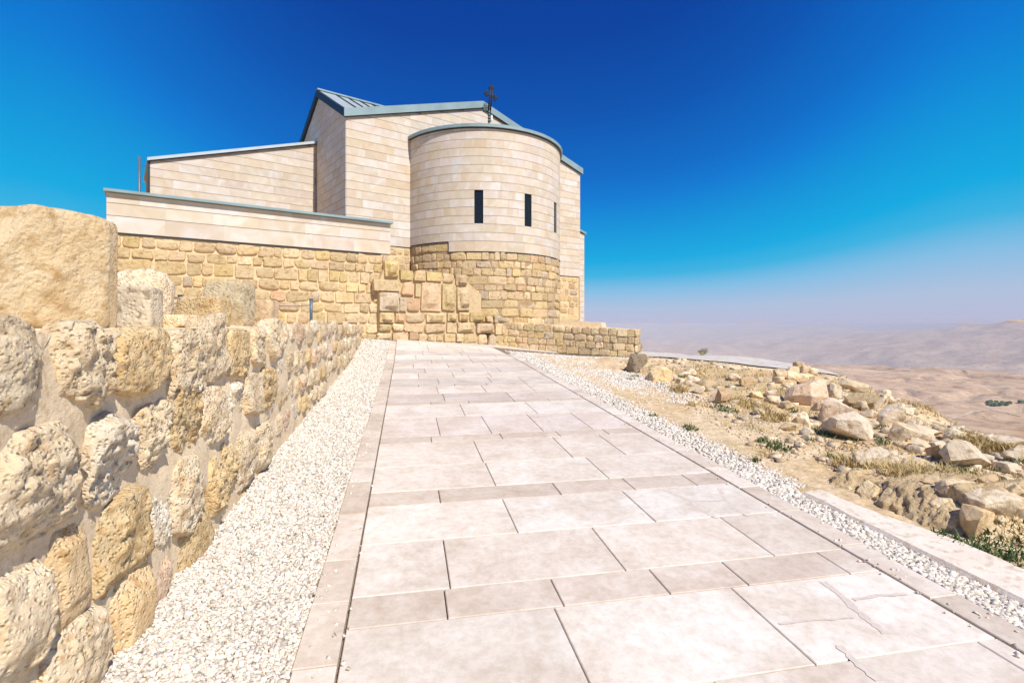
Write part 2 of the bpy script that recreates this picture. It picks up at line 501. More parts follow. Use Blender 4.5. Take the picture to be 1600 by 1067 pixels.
def ground_mat():
    m, N, L, bsdf = nodes_of('dry_earth')
    geo = N.new('ShaderNodeNewGeometry')
    def noise(sc, det=6, rough=.6, dist=0):
        n = N.new('ShaderNodeTexNoise'); n.inputs['Scale'].default_value = sc; n.inputs['Detail'].default_value = det
        n.inputs['Roughness'].default_value = rough; n.inputs['Distortion'].default_value = dist
        L.new(geo.outputs['Position'], n.inputs['Vector']); return n
    a = noise(1.1, 8, .7); b = noise(9, 8, .75); c = noise(0.35, 4)
    ra = N.new('ShaderNodeValToRGB'); e = ra.color_ramp.elements
    e[0].position = .36; e[0].color = (.62, .44, .225, 1)
    e[1].position = .62; e[1].color = (.80, .645, .44, 1)
    L.new(a.outputs['Fac'], ra.inputs[0])
    rb = N.new('ShaderNodeValToRGB'); e = rb.color_ramp.elements
    e[0].position = .30; e[0].color = (.6, .55, .48, 1)
    e[1].position = .60; e[1].color = (1.12, 1.1, 1.08, 1)
    L.new(b.outputs['Fac'], rb.inputs[0])
    ml = N.new('ShaderNodeVectorMath'); ml.operation = 'MULTIPLY'
    L.new(ra.outputs[0], ml.inputs[0]); L.new(rb.outputs[0], ml.inputs[1])
    rc = N.new('ShaderNodeValToRGB'); e = rc.color_ramp.elements
    e[0].position = .5; e[0].color = (0, 0, 0, 1); e[1].position = .68; e[1].color = (.55, .55, .55, 1)
    L.new(c.outputs['Fac'], rc.inputs[0])
    mx = N.new('ShaderNodeMix'); mx.data_type = 'RGBA'
    L.new(rc.outputs[0], mx.inputs[0]); L.new(ml.outputs[0], mx.inputs[6]); mx.inputs[7].default_value = (.40, .30, .12, 1)
    L.new(mx.outputs[2], bsdf.inputs['Base Color'])
    bsdf.inputs['Roughness'].default_value = .95; bsdf.inputs['Specular IOR Level'].default_value = .1
    bp = N.new('ShaderNodeBump'); bp.inputs['Strength'].default_value = .8; bp.inputs['Distance'].default_value = .04
    L.new(b.outputs['Fac'], bp.inputs['Height']); L.new(bp.outputs[0], bsdf.inputs['Normal'])
    return m

def hills_mat():
    m, N, L, bsdf = nodes_of('desert_plateau')
    geo = N.new('ShaderNodeNewGeometry')
    mp = N.new('ShaderNodeMapping'); mp.inputs['Scale'].default_value = (1, 1, 1.5)
    L.new(geo.outputs['Position'], mp.inputs['Vector'])
    def noise(sc, det=8, rough=.62, dist=0.3):
        n = N.new('ShaderNodeTexNoise'); n.inputs['Scale'].default_value = sc; n.inputs['Detail'].default_value = det
        n.inputs['Roughness'].default_value = rough; n.inputs['Distortion'].default_value = dist
        L.new(mp.outputs[0], n.inputs['Vector']); return n
    a = noise(.0026, 8, .66, .8); b = noise(.013, 9, .74, 1.6); c = noise(.0075, 9, .7, 1.6)
    ra = N.new('ShaderNodeValToRGB'); e = ra.color_ramp.elements
    e[0].position = .36; e[0].color = (.47, .30, .175, 1)
    e[1].position = .66; e[1].color = (.68, .49, .31, 1)
    k = e.new(.52); k.color = (.57, .40, .265, 1)
    L.new(a.outputs['Fac'], ra.inputs[0])
    rb = N.new('ShaderNodeValToRGB'); e = rb.color_ramp.elements
    e[0].position = .34; e[0].color = (.50, .46, .43, 1)
    e[1].position = .53; e[1].color = (1.08, 1.08, 1.08, 1)
    L.new(b.outputs['Fac'], rb.inputs[0])
    ml = N.new('ShaderNodeVectorMath'); ml.operation = 'MULTIPLY'
    L.new(ra.outputs[0], ml.inputs[0]); L.new(rb.outputs[0], ml.inputs[1])
    rc = N.new('ShaderNodeValToRGB'); e = rc.color_ramp.elements
    e[0].position = .60; e[0].color = (0, 0, 0, 1); e[1].position = .66; e[1].color = (.85, .85, .85, 1)
    L.new(c.outputs['Fac'], rc.inputs[0])
    mx = N.new('ShaderNodeMix'); mx.data_type = 'RGBA'
    L.new(rc.outputs[0], mx.inputs[0]); L.new(ml.outputs[0], mx.inputs[6]); mx.inputs[7].default_value = (.16, .115, .08, 1)
    L.new(mx.outputs[2], bsdf.inputs['Base Color'])
    bsdf.inputs['Roughness'].default_value = 1; bsdf.inputs['Specular IOR Level'].default_value = 0
    bp = N.new('ShaderNodeBump'); bp.inputs['Strength'].default_value = .45; bp.inputs['Distance'].default_value = 16
    L.new(b.outputs['Fac'], bp.inputs['Height']); L.new(bp.outputs[0], bsdf.inputs['Normal'])
    return m
M['ground'] = ground_mat()
M['hills'] = hills_mat()

# ------------------------------------------------------------------ ground, hills, haze
def radial_sheet(name, r0, r1, rings, mat):
    az = np.concatenate([np.arange(-180, -10, 3.0), np.arange(-10, 62, 0.33), np.arange(62, 180, 3.0)])
    az = np.radians(az); n = len(az)
    rr = np.geomspace(r0, r1, rings)
    A, RR = np.meshgrid(az, rr)
    x, y = np.sin(A) * RR, np.cos(A) * RR
    z = H(x, y)
    V = np.stack([x, y, z], -1).reshape(-1, 3)
    i = np.arange(rings - 1)[:, None] * n; j = np.arange(n)[None, :]; j2 = (j + 1) % n
    Fq = np.stack([i + j, i + j2, i + n + j2, i + n + j], -1).reshape(-1, 4)[:, ::-1]
    if r0 < 1:
        c = len(V); V = np.vstack([V, [[0, 0, H1(0, 0)]]])
        tri = [(c, (k + 1) % n, k) for k in range(n)]
    m = quad_mesh_np(name, V, Fq)
    m.polygons.foreach_set('use_smooth', np.ones(len(m.polygons), dtype=bool))
    o = put(name, m, mat)
    o['kind'] = 'structure'
    return o
ground = radial_sheet('ground', 0.5, 140, 330, M['ground'])
hills = radial_sheet('hills', 139.9, 30000, 330, M['hills'])

hv, hf = box_vf(-31500, 31500, -31500, 31500, -1300, 15.5)
hm = bpy.data.materials.new('haze_air'); hm.use_nodes = True
hm.node_tree.nodes.clear()
ho = hm.node_tree.nodes.new('ShaderNodeOutputMaterial'); hp = hm.node_tree.nodes.new('ShaderNodeVolumePrincipled')
hp.inputs['Color'].default_value = (.97, .93, 1.0, 1)
hp.inputs['Density'].default_value = 0.92e-4
hp.inputs['Anisotropy'].default_value = -0.25
hm.node_tree.links.new(hp.outputs[0], ho.inputs['Volume'])
try:
    hm.cycles.homogeneous_volume = True
except Exception:
    pass
haze = put('haze', mesh_of('haze', hv, hf), hm)
haze['kind'] = 'stuff'

# ------------------------------------------------------------------ stone shapes
_grid_cache = {}
def cube_grid(nx, ny, nz):
    key = (nx, ny, nz)
    if key in _grid_cache:
        return _grid_cache[key]
    idx, V, Fq = {}, [], []
    def vid(i, j, k):
        t = (i, j, k)
        if t not in idx:
            idx[t] = len(V)
            V.append((2 * i / nx - 1, 2 * j / ny - 1, 2 * k / nz - 1))
        return idx[t]
    for i in range(nx):
        for j in range(ny):
            Fq.append((vid(i, j, 0), vid(i, j + 1, 0), vid(i + 1, j + 1, 0), vid(i + 1, j, 0)))
            Fq.append((vid(i, j, nz), vid(i + 1, j, nz), vid(i + 1, j + 1, nz), vid(i, j + 1, nz)))
    for i in range(nx):
        for k in range(nz):
            Fq.append((vid(i, 0, k), vid(i + 1, 0, k), vid(i + 1, 0, k + 1), vid(i, 0, k + 1)))
            Fq.append((vid(i, ny, k), vid(i, ny, k + 1), vid(i + 1, ny, k + 1), vid(i + 1, ny, k)))
    for j in range(ny):
        for k in range(nz):
            Fq.append((vid(0, j, k), vid(0, j, k + 1), vid(0, j + 1, k + 1), vid(0, j + 1, k)))
            Fq.append((vid(nx, j, k), vid(nx, j + 1, k), vid(nx, j + 1, k + 1), vid(nx, j, k + 1)))
    _grid_cache[key] = (np.array(V), np.array(Fq))
    return _grid_cache[key]

def rounded(V, k):
    nrm = (np.abs(V) ** k).sum(1) ** (1.0 / k)
    mx = np.abs(V).max(1)
    return V * (mx / np.maximum(nrm, 1e-6))[:, None]

def course_stone(seed, w, h, d, n=(6, 5, 3), k=6, rough=.10, boss=.0, margin=.0, pitted=0.0, freq=1.0, ragged=0.0):
    """stone for a wall: x width w, y depth (front at -d), z height h, centred on x/z; front rough or bossed"""
    V, Fq = cube_grid(n[0], n[2], n[1])
    P = rounded(V, k) * np.array([w / 2, d / 2, h / 2])
    P[:, 1] -= d / 2
    S = P * (freq / max(min(w, h), .05)) + seed * 3.71
    nse = fbm(S, 4, seed)
    front = np.clip((-V[:, 1] + 0.2) / 1.2, 0, 1)
    ux, uz = np.abs(V[:, 0]), np.abs(V[:, 2])
    m = min(w, h)
    P[:, 1] -= front * nse * rough * m
    if boss > 0:
        e = np.maximum(ux, uz)
        P[:, 1] -= front * boss * m * np.asarray(1 - sstep(.5, .74, e + .10 * vnoise(S * 1.1, seed + 19))) * (1 + .5 * vnoise(S * 1.7, seed + 9))
    if pitted > 0:
        pt = fbm(S * 3.0, 4, seed + 5, .6)
        P[:, 1] += front * pitted * m * np.maximum(np.abs(pt) - .25, -0.2)
    # ragged outline
    e2 = fbm(S * 1.3 + 40, 3, seed + 3)
    P[:, 0] *= 1 + .10 * e2 * rough / .10
    P[:, 2] *= 1 + .10 * fbm(S * 1.2 + 80, 3, seed + 4) * rough / .10
    if ragged > 0:
        rg = np.random.RandomState(seed)
        a, b = P[:, 0] / w, P[:, 2] / h
        P[:, 0] *= 1 + ragged * rg.uniform(-1, .5) * (b + .2) * 1.6
        P[:, 2] *= 1 + ragged * rg.uniform(-1, .6) * a * 2.0
        P[:, 2] += ragged * h * rg.uniform(-.5, .5) * a
        th = np.arctan2(b, a)
        P[:, [0, 2]] *= (1 + ragged * .5 * vnoise(np.stack([np.cos(th) * 1.6 + seed, np.sin(th) * 1.6, 0 * th], -1), seed))[:, None]
    return P, Fq

def rock_pts(seed, w, d, h, n=9, cuts=9, rough=.05, k=3.2, hard=.72, low=1.6):
    """loose angular rock: rounded block cut by random planes, base at z = 0"""
    rs = np.random.RandomState(seed)
    V, Fq = cube_grid(n, n, n)
    P = rounded(V, k)
    for _ in range(cuts):
        nn = rs.normal(size=3); nn /= np.linalg.norm(nn)
        off = rs.uniform(hard - .12, hard + .16)
        dd = P @ nn - off
        P = P - np.outer(np.maximum(dd, 0) * .96, nn)
    P = P / np.abs(P).max(0)
    dirn = P / np.maximum(np.linalg.norm(P, axis=1), 1e-6)[:, None]
    P = P + dirn * (fbm(P * 1.6 + seed, 4, seed) * rough)[:, None] + dirn * (fbm(P * 5 + seed, 3, seed + 8) * rough * .35)[:, None]
    P = P * np.array([w / 2, d / 2, h / 2])
    P[:, 2] -= P[:, 2].min()
    return P, Fq

def mesh_quads(name, P, Fq, smooth=False, sharp=None):
    m = quad_mesh_np(name, P, Fq)
    if smooth:
        m.polygons.foreach_set('use_smooth', np.ones(len(m.polygons), dtype=bool))
        if sharp:
            try:
                m.set_sharp_from_angle(angle=R(sharp))
            except Exception:
                pass
    return m

VAR = []      # shared unit stones for the rubble walls
for i in range(26):
    boss = [0, .05, .14, 0][i % 4]
    P, Fq = course_stone(100 + i, 1.0, 1.0, 1.0, (10, 9, 3), [5, 7, 4, 6][i % 4], .11, boss, ragged=.16)
    VAR.append(mesh_quads('rubble_stone', P, Fq, True, 50))
BOSS = []
for i in range(6):
    P, Fq = course_stone(200 + i, 1.0, 1.0, 1.0, (12, 11, 3), 14, .07, .62)
    BOSS.append(mesh_quads('bossed_stone', P, Fq, True, 50))
FLAT = []
for i in range(5):
    P, Fq = course_stone(240 + i, 1.0, 1.0, 1.0, (6, 5, 2), 16, .035, .0)
    FLAT.append(mesh_quads('dressed_stone', P, Fq, True, 50))
for m_ in VAR + BOSS + FLAT:
    m_.materials.append(M['rubble'])

def tone(rs, lo=.88, hi=1.08):
    t = rs.uniform(lo, hi)
    k = rs.uniform()
    if k < .05:  return (t * .92, t * .98, t * 1.22)      # greyer
    if k < .08:  return (t * 1.02, t * .92, t * .97)      # pinkish
    if k < .13:  return (t * 1.0, t * .99, t * .84)       # yellow
    if k < .30:  return (t * 1.14, t * 1.17, t * 1.27)    # pale
    return (t, t * rs.uniform(.97, 1.03), t * rs.uniform(.92, 1.12))

def wall_stone(parent, pos, U, N, w, h, d, rs, kind=None, col=None):
    """one stone set in a wall, centre of its face at pos; U along the wall, N out of it"""
    pool = kind or VAR
    m = pool[rs.randint(len(pool))]
    ang = math.atan2(U[1], U[0])
    o = put('stone', m, None, parent, col or tone(rs))
    o.location = pos + Vector(N) * 0.0
    flip = -1 if rs.uniform() < .5 else 1
    o.rotation_euler = (rs.uniform(-.03, .03), rs.uniform(-.025, .025), ang)
    o.scale = (w * flip, d, h)
    return o

# ------------------------------------------------------------------ the church: plan from two corners
UV = Vector((.797, .604, 0)).normalized()       # along the east front, to the right
NV = Vector((UV.y, -UV.x, 0))                   # out of the east front, towards the path
ZV = Vector((0, 0, 1))
Z = lambda rel: EYE + rel
C0 = Vector((-5.85, 18.4, 0))                   # left corner of the gable front
LEN, HALF = 11.47, 5.735
EAVE, APEX = Z(7.30), Z(9.03)
TR = 3.05                                       # half width of the cross gable on the left side
APR = 3.28
AC = C0 + UV * HALF                             # centre of the apse
def bp(s, t=0.0, z=0.0):                        # s along the front, t behind it
    return C0 + UV * s - NV * t + ZV * z
CB = 0.302                                      # height of one cladding course
def joints(z0, z1, first):
    zs = [z0]; z = first
    while z < z1 - .02:
        if z > z0 + .02: zs.append(z)
        z += CB
    zs.append(z1)
    return zs

church = empty('church', (AC.x, AC.y, .8))
tag(church, 'pale limestone church with a round apse, green copper roof edges and slit windows', 'church')
def part(name, mb, mat, parent=None, smooth=False, color=None):
    """mesh part given in world coordinates under a parent standing at its own place"""
    par = parent or church
    o = put(name, mesh_of(name, mb.v, mb.f, smooth), mat, par, color)
    o.matrix_parent_inverse = par.matrix_basis.inverted() if par.parent is None else (par.parent.matrix_basis @ par.matrix_parent_inverse @ par.matrix_basis).inverted()
    return o
def world_child(o, par):
    """o was placed in world coordinates: keep it there under par"""
    o.parent = par
    if par.parent is None:
        w = par.matrix_basis
    else:
        w = par.parent.matrix_basis @ par.matrix_parent_inverse @ par.matrix_basis
    o.matrix_parent_inverse = w.inverted()
    return o

prs = np.random.RandomState(5)
def ptone():
    t = prs.uniform(.93, 1.04)
    k = prs.uniform()
    if k < .20: return (t * 1.02, t * 1.045, t * 1.10)
    if k < .26: return (t * .99, t * .93, t * .84)
    if k < .40: return (t * .985, t * .965, t * .92)
    return (t, t * prs.uniform(.985, 1.015), t * prs.uniform(.96, 1.05))

def clad(par, origin, U, N, length, zs, lmin, lmax, clips=(), thick=.02, name='cladding_panel'):
    """courses of separate slabs on a flat wall: clips are half planes a*s + b*z <= c"""
    for i in range(len(zs) - 1):
        z0, z1 = zs[i] + .007, zs[i + 1] - .007
        s = -prs.uniform(0, lmin)
        while s < length:
            w = prs.uniform(lmin, lmax)
            a, b = max(s, 0) + .0006, min(s + w, length) - .0006
            s += w
            if b - a < .06: continue
            poly = [(a, z0), (b, z0), (b, z1), (a, z1)]
            for (ca, cb, cc) in clips:
                poly = clip_poly(poly, ca, cb, cc)
                if len(poly) < 3: break
            if len(poly) < 3: continue
            area = abs(sum(poly[k][0] * poly[(k + 1) % len(poly)][1] - poly[(k + 1) % len(poly)][0] * poly[k][1] for k in range(len(poly)))) / 2
            if area < .012: continue
            mb = MB().prism(poly, origin, U, ZV, N, 0, thick + prs.uniform(-.002, .002))
            o = mb.build(name, M['clad'], None, color=ptone())
            world_child(o, par)

RK = (APEX - EAVE) / HALF
# --- gable wall (core + slabs); the apse covers its middle
core = MB().prism([(0, -.4), (LEN, -.4), (LEN, EAVE), (HALF, APEX), (0, EAVE)], C0, UV, ZV, -NV, .0, .35)
gable = part('gable_wall', core, M['joint'])
zl = [Z(2.92), Z(3.28)] + [Z(3.28) + CB * k for k in range(1, 21)]
a0 = HALF - APR
left_clip = [(-RK, 1, EAVE - .0)]
clad(gable, C0, UV, NV, a0 + .02, [z for z in zl if z < Z(8.8)], .75, 1.35, [(-RK, 1, EAVE)])
zr = [Z(2.30), Z(2.68)] + [Z(2.68) + CB * k for k in range(1, 19)]
clad(gable, C0 + UV * (HALF + APR - .02), UV, NV, a0 + .02, zr, .6, 1.1, [(RK, 1, EAVE + RK * (LEN - HALF - APR + .02))])
zt = [Z(3.28) + CB * k for k in range(11, 21)]
clad(gable, C0 + UV * (a0 + .02), UV, NV, 2 * APR - .04, zt, .7, 1.3,
     [(-RK, 1, EAVE + RK * (a0 + .02)), (RK, 1, APEX + RK * (HALF - a0 - .02))])
# --- side wall with the cross gable (faces left)
CK = (APEX - EAVE) / TR
core = MB().prism([(0, -.4), (2 * TR, -.4), (2 * TR, EAVE), (TR, APEX), (0, EAVE)], C0 - NV * .005, -NV, ZV, UV, .0, .3)
side = part('side_wall', core, M['joint'])
sz = [Z(2.92), Z(3.28)] + [Z(3.28) + CB * k for k in range(1, 21)]
clad(side, C0, -NV, -UV, 2 * TR, sz, .55, 1.0, [(-CK, 1, EAVE), (CK, 1, APEX + CK * TR)])
# --- left wing: monopitch front wall
WT, WL = 3.37, 5.55
W2 = bp(0, WT); W1 = W2 - UV * WL
wt0, wt1 = Z(5.56), Z(7.27)
wk = (wt1 - wt0) / WL
core = MB().prism([(0, 0), (WL, 0), (WL, wt1), (0, wt0)], W1, UV, ZV, -NV, .0, 3.2)
wing = part('wing_wall', core, M['joint'])
zw = [Z(2.6)] + [Z(2.9) + CB * k for k in range(0, 16)]
clad(wing, W1, UV, NV, WL - .055, zw, .6, 1.25, [(-wk, 1, wt0)])
mb = MB().prism([(-.08, wt0 - .03), (WL - .06, wt1 - .005), (WL - .06, wt1 + .10), (-.08, wt0 + .075)], W1, UV, ZV, NV, -3.3, .13)
part('coping', mb, M['roofmetal'])
mb = MB().prism([(-.07, wt0 - .055), (WL - .065, wt1 - .03), (WL - .065, wt1 - .006), (-.07, wt0 - .031)], W1, UV, ZV, NV, 0.04, .10)
part('coping_drip', mb, M['dark'])
mb = MB().prism([(-.055, Z(2.6)), (-.003, Z(2.6)), (-.003, wt0 - .06), (-.055, wt0 - .06)], W1, UV, ZV, NV, -.3, .045)
part('edge_trim', mb, M['dark'])
# --- right wing, seen as a sliver behind the gable
RT, RL = 3.37, 3.66
V1 = bp(LEN, RT)
core = MB().prism([(0, -.6), (RL, -.6), (RL, Z(5.2)), (0, Z(6.3))], V1, UV, ZV, -NV, .0, 3.0)
rwing = part('wing_wall', core, M['joint'])
zw = [Z(-.5) + CB * k for k in range(0, 23)]
clad(rwing, V1, UV, NV, RL, zw, .9, 1.6, [(.30, 1, Z(6.3))])
mb = MB().prism([(0, Z(6.31)), (RL + .08, Z(5.21)), (RL + .08, Z(5.31)), (0, Z(6.41))], V1, UV, ZV, NV, -3.1, .12)
part('coping', mb, M['copper'])
# --- roof
RO = .06
def roof_pt(s, t):
    ss = min(s, LEN - s); tt = min(t, 2 * TR - t)
    return max(EAVE + RK * ss, EAVE + CK * tt if tt > 0 else EAVE)
mb = MB()
def slab(pts):
    lo = [bp(s, t, z + .02) for s, t, z in pts]; hi = [bp(s, t, z + .30) for s, t, z in pts]
    n = len(pts)
    mb.add(lo + hi, [tuple(range(n - 1, -1, -1)), tuple(range(n, 2 * n))] + [(i, (i + 1) % n, n + (i + 1) % n, n + i) for i in range(n)])
T2 = 13.0
for sgn in (0, 1):
    S = (lambda s: s) if not sgn else (lambda s: LEN - s)
    def poly(pp):
        pp = [(S(s), t, z) for s, t, z in pp]
        slab(pp if not sgn else pp[::-1])
    poly([(0, .0, EAVE), (HALF, .0, APEX), (HALF, TR, APEX)])
    poly([(0, 0, EAVE), (HALF, TR, APEX), (0, TR, APEX)])
    poly([(0, TR, APEX), (HALF, TR, APEX), (0, 2 * TR, EAVE)])
    poly([(0, 2 * TR, EAVE), (HALF, TR, APEX), (HALF, T2, APEX), (0, T2, EAVE)])
roof = part('roof', mb, M['roofmetal'])
for k in range(1, 11):                                # standing seams on the slope towards the path
    s = .14 + k * .5
    if s / 1.88 > TR - .15: break
    p0, p1 = bp(s, TR - .08, APEX + .30 - CK * .08), bp(s, s / (RK and (CK / RK)) + .05, EAVE + CK * (s * RK / CK + .05) + .30)
    sm = MB(); dv = (p1 - p0)
    sm.prism([(-.014, -.002), (.014, -.002), (.014, .05), (-.014, .05)], p0, UV, (ZV - NV * 0).normalized(), dv.normalized(), 0, dv.length)
    part('seam', sm, M['dark'], roof)
mb = MB().prism([(-.1, APEX + .29), (LEN + .1, APEX + .29), (LEN + .1, APEX + .35), (-.1, APEX + .35)], C0, UV, ZV, -NV, TR - .10, TR + .10)
part('ridge_cap', mb, M['copper'], roof)
# fascias, each strip a part
FH = .28
for nm, pts in (('fascia', [(-.11, EAVE - .02), (HALF - .002, APEX + .015), (HALF - .002, APEX + .015 + FH), (-.11, EAVE - .02 + FH)]),
                ('fascia', [(HALF + .002, APEX + .015), (LEN + .11, EAVE - .02), (LEN + .11, EAVE - .02 + FH), (HALF + .002, APEX + .015 + FH)])):
    part(nm, MB().prism(pts, C0, UV, ZV, NV, .002, .12), M['copper'])
for pts in ([(-.10, EAVE - .03), (TR - .002, APEX + .01), (TR - .002, APEX + .01 + FH), (-.10, EAVE - .03 + FH)],
            [(TR + .002, APEX + .01), (2 * TR + .1, EAVE - .03), (2 * TR + .1, EAVE - .03 + FH), (TR + .002, APEX + .01 + FH)]):
    part('fascia', MB().prism(pts, C0, -NV, ZV, -UV, .002, .12), M['dark'])  # near-black here: shade of the side put into the fascia's colour
for f0, f1 in (((-.09, EAVE - .045), (HALF, APEX - .012)), ((HALF, APEX - .012), (LEN + .09, EAVE - .045))):
    part('eaves_shade_strip', MB().prism([f0, f1, (f1[0], f1[1] + .026), (f0[0], f0[1] + .026)], C0, UV, ZV, NV, .055, .10), M['dark'])  # dark strip painting the thin shadow line of the eaves

# --- apse: cylinder core with window holes, curved slabs, windows, coping, cone roof
WIN = [(-35.5, Z(3.582), Z(4.79)), (-2.3, Z(3.582), Z(4.79)), (28.6, Z(3.582), Z(4.79))]
WHALF = math.degrees(.16 / APR)
def ap(phi, r, z):
    a = R(phi)
    return AC + (NV * math.cos(a) + UV * math.sin(a)) * r + ZV * z
ATOP = Z(7.02)
STEP = -55.0
core = MB()
ph = sorted(set([-90 + 3 * k for k in range(61)] + [w[0] - WHALF for w in WIN] + [w[0] + WHALF for w in WIN]))
zs_core = [-.4, WIN[0][1], WIN[0][2], ATOP]
for i in range(len(ph) - 1):
    for j in range(3):
        mid = (ph[i] + ph[i + 1]) / 2
        if j == 1 and any(abs(mid - w[0]) < WHALF for w in WIN): continue
        core.add([ap(ph[i], APR - .022, zs_core[j]), ap(ph[i + 1], APR - .022, zs_core[j]), ap(ph[i + 1], APR - .022, zs_core[j + 1]), ap(ph[i], APR - .022, zs_core[j + 1])], [(0, 1, 2, 3)])
apse = part('apse_wall', core, M['joint'])
def curved(phi0, phi1, z0, z1, color):
    n = max(1, int(math.ceil((phi1 - phi0) / 4.0)))
    v, f = [], []
    for k in range(n + 1):
        a = phi0 + (phi1 - phi0) * k / n
        v += [ap(a, APR, z0), ap(a, APR, z1), ap(a, APR - .02, z0), ap(a, APR - .02, z1)]
    for k in range(n):
        b = 4 * k
        f += [(b, b + 4, b + 5, b + 1), (b + 1, b + 5, b + 7, b + 3), (b + 2, b, b + 4, b + 6)[::-1] if False else (b, b + 2, b + 6, b + 4)]
    f += [(0, 1, 3, 2), (4 * n, 4 * n + 2, 4 * n + 3, 4 * n + 1)]
    o = MB().add(v, f).build('curved_panel', M['clad'], None, color=color)
    world_child(o, apse)
za = [Z(2.60), Z(2.975)] + [Z(3.28) + CB * k for k in range(0, 13)]
za = [z for z in za if z < ATOP - .1] + [ATOP]
for i in range(len(za) - 1):
    z0, z1 = za[i] + .007, za[i + 1] - .007
    lim0 = STEP if i == 0 else -89.6
    cuts = [lim0]
    stops = sorted([w[0] - WHALF for w in WIN] + [w[0] + WHALF for w in WIN]) if (WIN[0][1] - .05 < (z0 + z1) / 2 < WIN[0][2] + .05) else []
    a = lim0
    while a < 89.5:
        k = prs.uniform()
        w = prs.uniform(.22, .42) if k < .4 else prs.uniform(.45, .95)
        if a > 48: w = 1.6
        b = min(a + math.degrees(w / APR), 89.6)
        nxt = [s for s in stops if s > a + .01]
        if nxt and b > nxt[0] - 1.5: b = nxt[0]
        inside = any(abs((a + b) / 2 - w_[0]) < WHALF + .01 for w_ in WIN) and stops
        if not inside:
            curved(a + .01, b - .01, z0, z1, ptone())
        a = b
for phi, z0, z1 in WIN:
    c = ap(phi, APR - .30, z0); ra = R(phi)
    nn = NV * math.cos(ra) + UV * math.sin(ra); tt = UV * math.cos(ra) - NV * math.sin(ra)
    wd = part('window', MB().prism([(-.2, z0 - .05), (.2, z0 - .05), (.2, z1 + .05), (-.2, z1 + .05)], AC + nn * (APR - .05), tt, ZV, nn, -.03, 0), M['glass'], apse)
for phi, z0, z1 in WIN:
    ra = R(phi)
    nn = NV * math.cos(ra) + UV * math.sin(ra); tt = UV * math.cos(ra) - NV * math.sin(ra)
    rv = MB()
    for a0_, a1_ in ((-.20, -.163), (.163, .20)):
        rv.prism([(a0_, z0 - .02), (a1_, z0 - .02), (a1_, z1 + .02), (a0_, z1 + .02)], AC + nn * (APR - .047), tt, ZV, nn, 0, .02)
    rv.prism([(-.162, z0 - .035), (.162, z0 - .035), (.162, z0 + .012), (-.162, z0 + .012)], AC + nn * (APR - .047), tt, ZV, nn, 0, .05)
    part('window_reveal', rv, M['clad'], apse, color=(1.05, 1.08, 1.1))
cop = MB(); v = []; nseg = 60
for k in range(nseg + 1):
    a = -90 + 180 * k / nseg
    v += [ap(a, APR - .2, ATOP), ap(a, APR + .10, ATOP), ap(a, APR + .10, ATOP + .11), ap(a, APR - .2, ATOP + .13)]
f = []
for k in range(nseg):
    b = 4 * k
    for q in range(4):
        f.append((b + q, b + 4 + q, b + 4 + (q + 1) % 4, b + (q + 1) % 4))
cop.add(v, f)
part('apse_coping', cop, M['copper'])
dr = MB(); v = []
for k in range(nseg + 1):
    a = -90 + 180 * k / nseg
    v += [ap(a, APR, ATOP - .035), ap(a, APR + .05, ATOP - .035), ap(a, APR + .05, ATOP - .002), ap(a, APR, ATOP - .002)]
dr.add(v, f)
part('coping_drip', dr, M['dark'])
cone = MB(); v = [AC + ZV * Z(8.33)]
for k in range(nseg + 1):
    v.append(ap(-90 + 180 * k / nseg, APR - .1, ATOP + .125))
cone.add(v, [(0, k + 1, k + 2) for k in range(nseg)])
part('apse_roof', cone, M['dark'])
tr = MB()
def arc_strip(mb, a0, a1, z, r0, r1, hh):
    n = int((a1 - a0) / 3) + 1; v = []
    for k in range(n + 1):
        a = a0 + (a1 - a0) * k / n
        v += [ap(a, r0, z), ap(a, r1, z), ap(a, r1, z + hh), ap(a, r0, z + hh)]
    mb.add(v, [(4 * k + q, 4 * k + 4 + q, 4 * k + 4 + (q + 1) % 4, 4 * k + (q + 1) % 4) for k in range(n) for q in range(4)] + [(3, 2, 1, 0), (4 * n, 4 * n + 1, 4 * n + 2, 4 * n + 3)])
arc_strip(tr, STEP + .1, 89, Z(2.572), APR - .03, APR + .012, .03)
arc_strip(tr, -89, STEP - .1, Z(2.948), APR - .03, APR + .012, .03)
tr.prism([(-.012, Z(2.6)), (.012, Z(2.6)), (.012, Z(2.95)), (-.012, Z(2.95))], ap(STEP, APR, 0), (UV * math.cos(R(STEP)) - NV * math.sin(R(STEP))), ZV, (NV * math.cos(R(STEP)) + UV * math.sin(R(STEP))), -.03, .011)
part('base_shade_strip', tr, M['dark'])  # dark strips painting the shade line in the gap below the curved slabs
tr = MB().prism([(0, Z(2.90)), (HALF - APR, Z(2.90)), (HALF - APR, Z(2.925)), (0, Z(2.925))], C0, UV, ZV, NV, .0, .03)
tr.prism([(HALF + APR, Z(2.275)), (LEN - .1, Z(2.275)), (LEN - .1, Z(2.305)), (HALF + APR, Z(2.305))], C0, UV, ZV, NV, .0, .03)
part('base_shade_strip', tr, M['dark'])  # same painted shade line below the gable slabs
# flue pipe with its bracket at the end of the wing
pb = W1 - UV * .30 + NV * .1
fl = part('pipe', MB().tube([pb + ZV * Z(2.4), pb + ZV * Z(5.62)], .045, 10), M['post'], None, True)
part('bracket', MB().tube([pb + ZV * Z(5.35), W1 - UV * .05 + NV * .1 + ZV * Z(5.35)], .015, 6), M['post'], fl)
# small white box on the gable, under the cross
part('wall_box', MB().prism([(-.04, .1), (.04, .1), (.04, .34), (-.04, .34)], bp(HALF + .38, 0, Z(8.45)), UV, ZV, NV, .06, .22), M['white'])

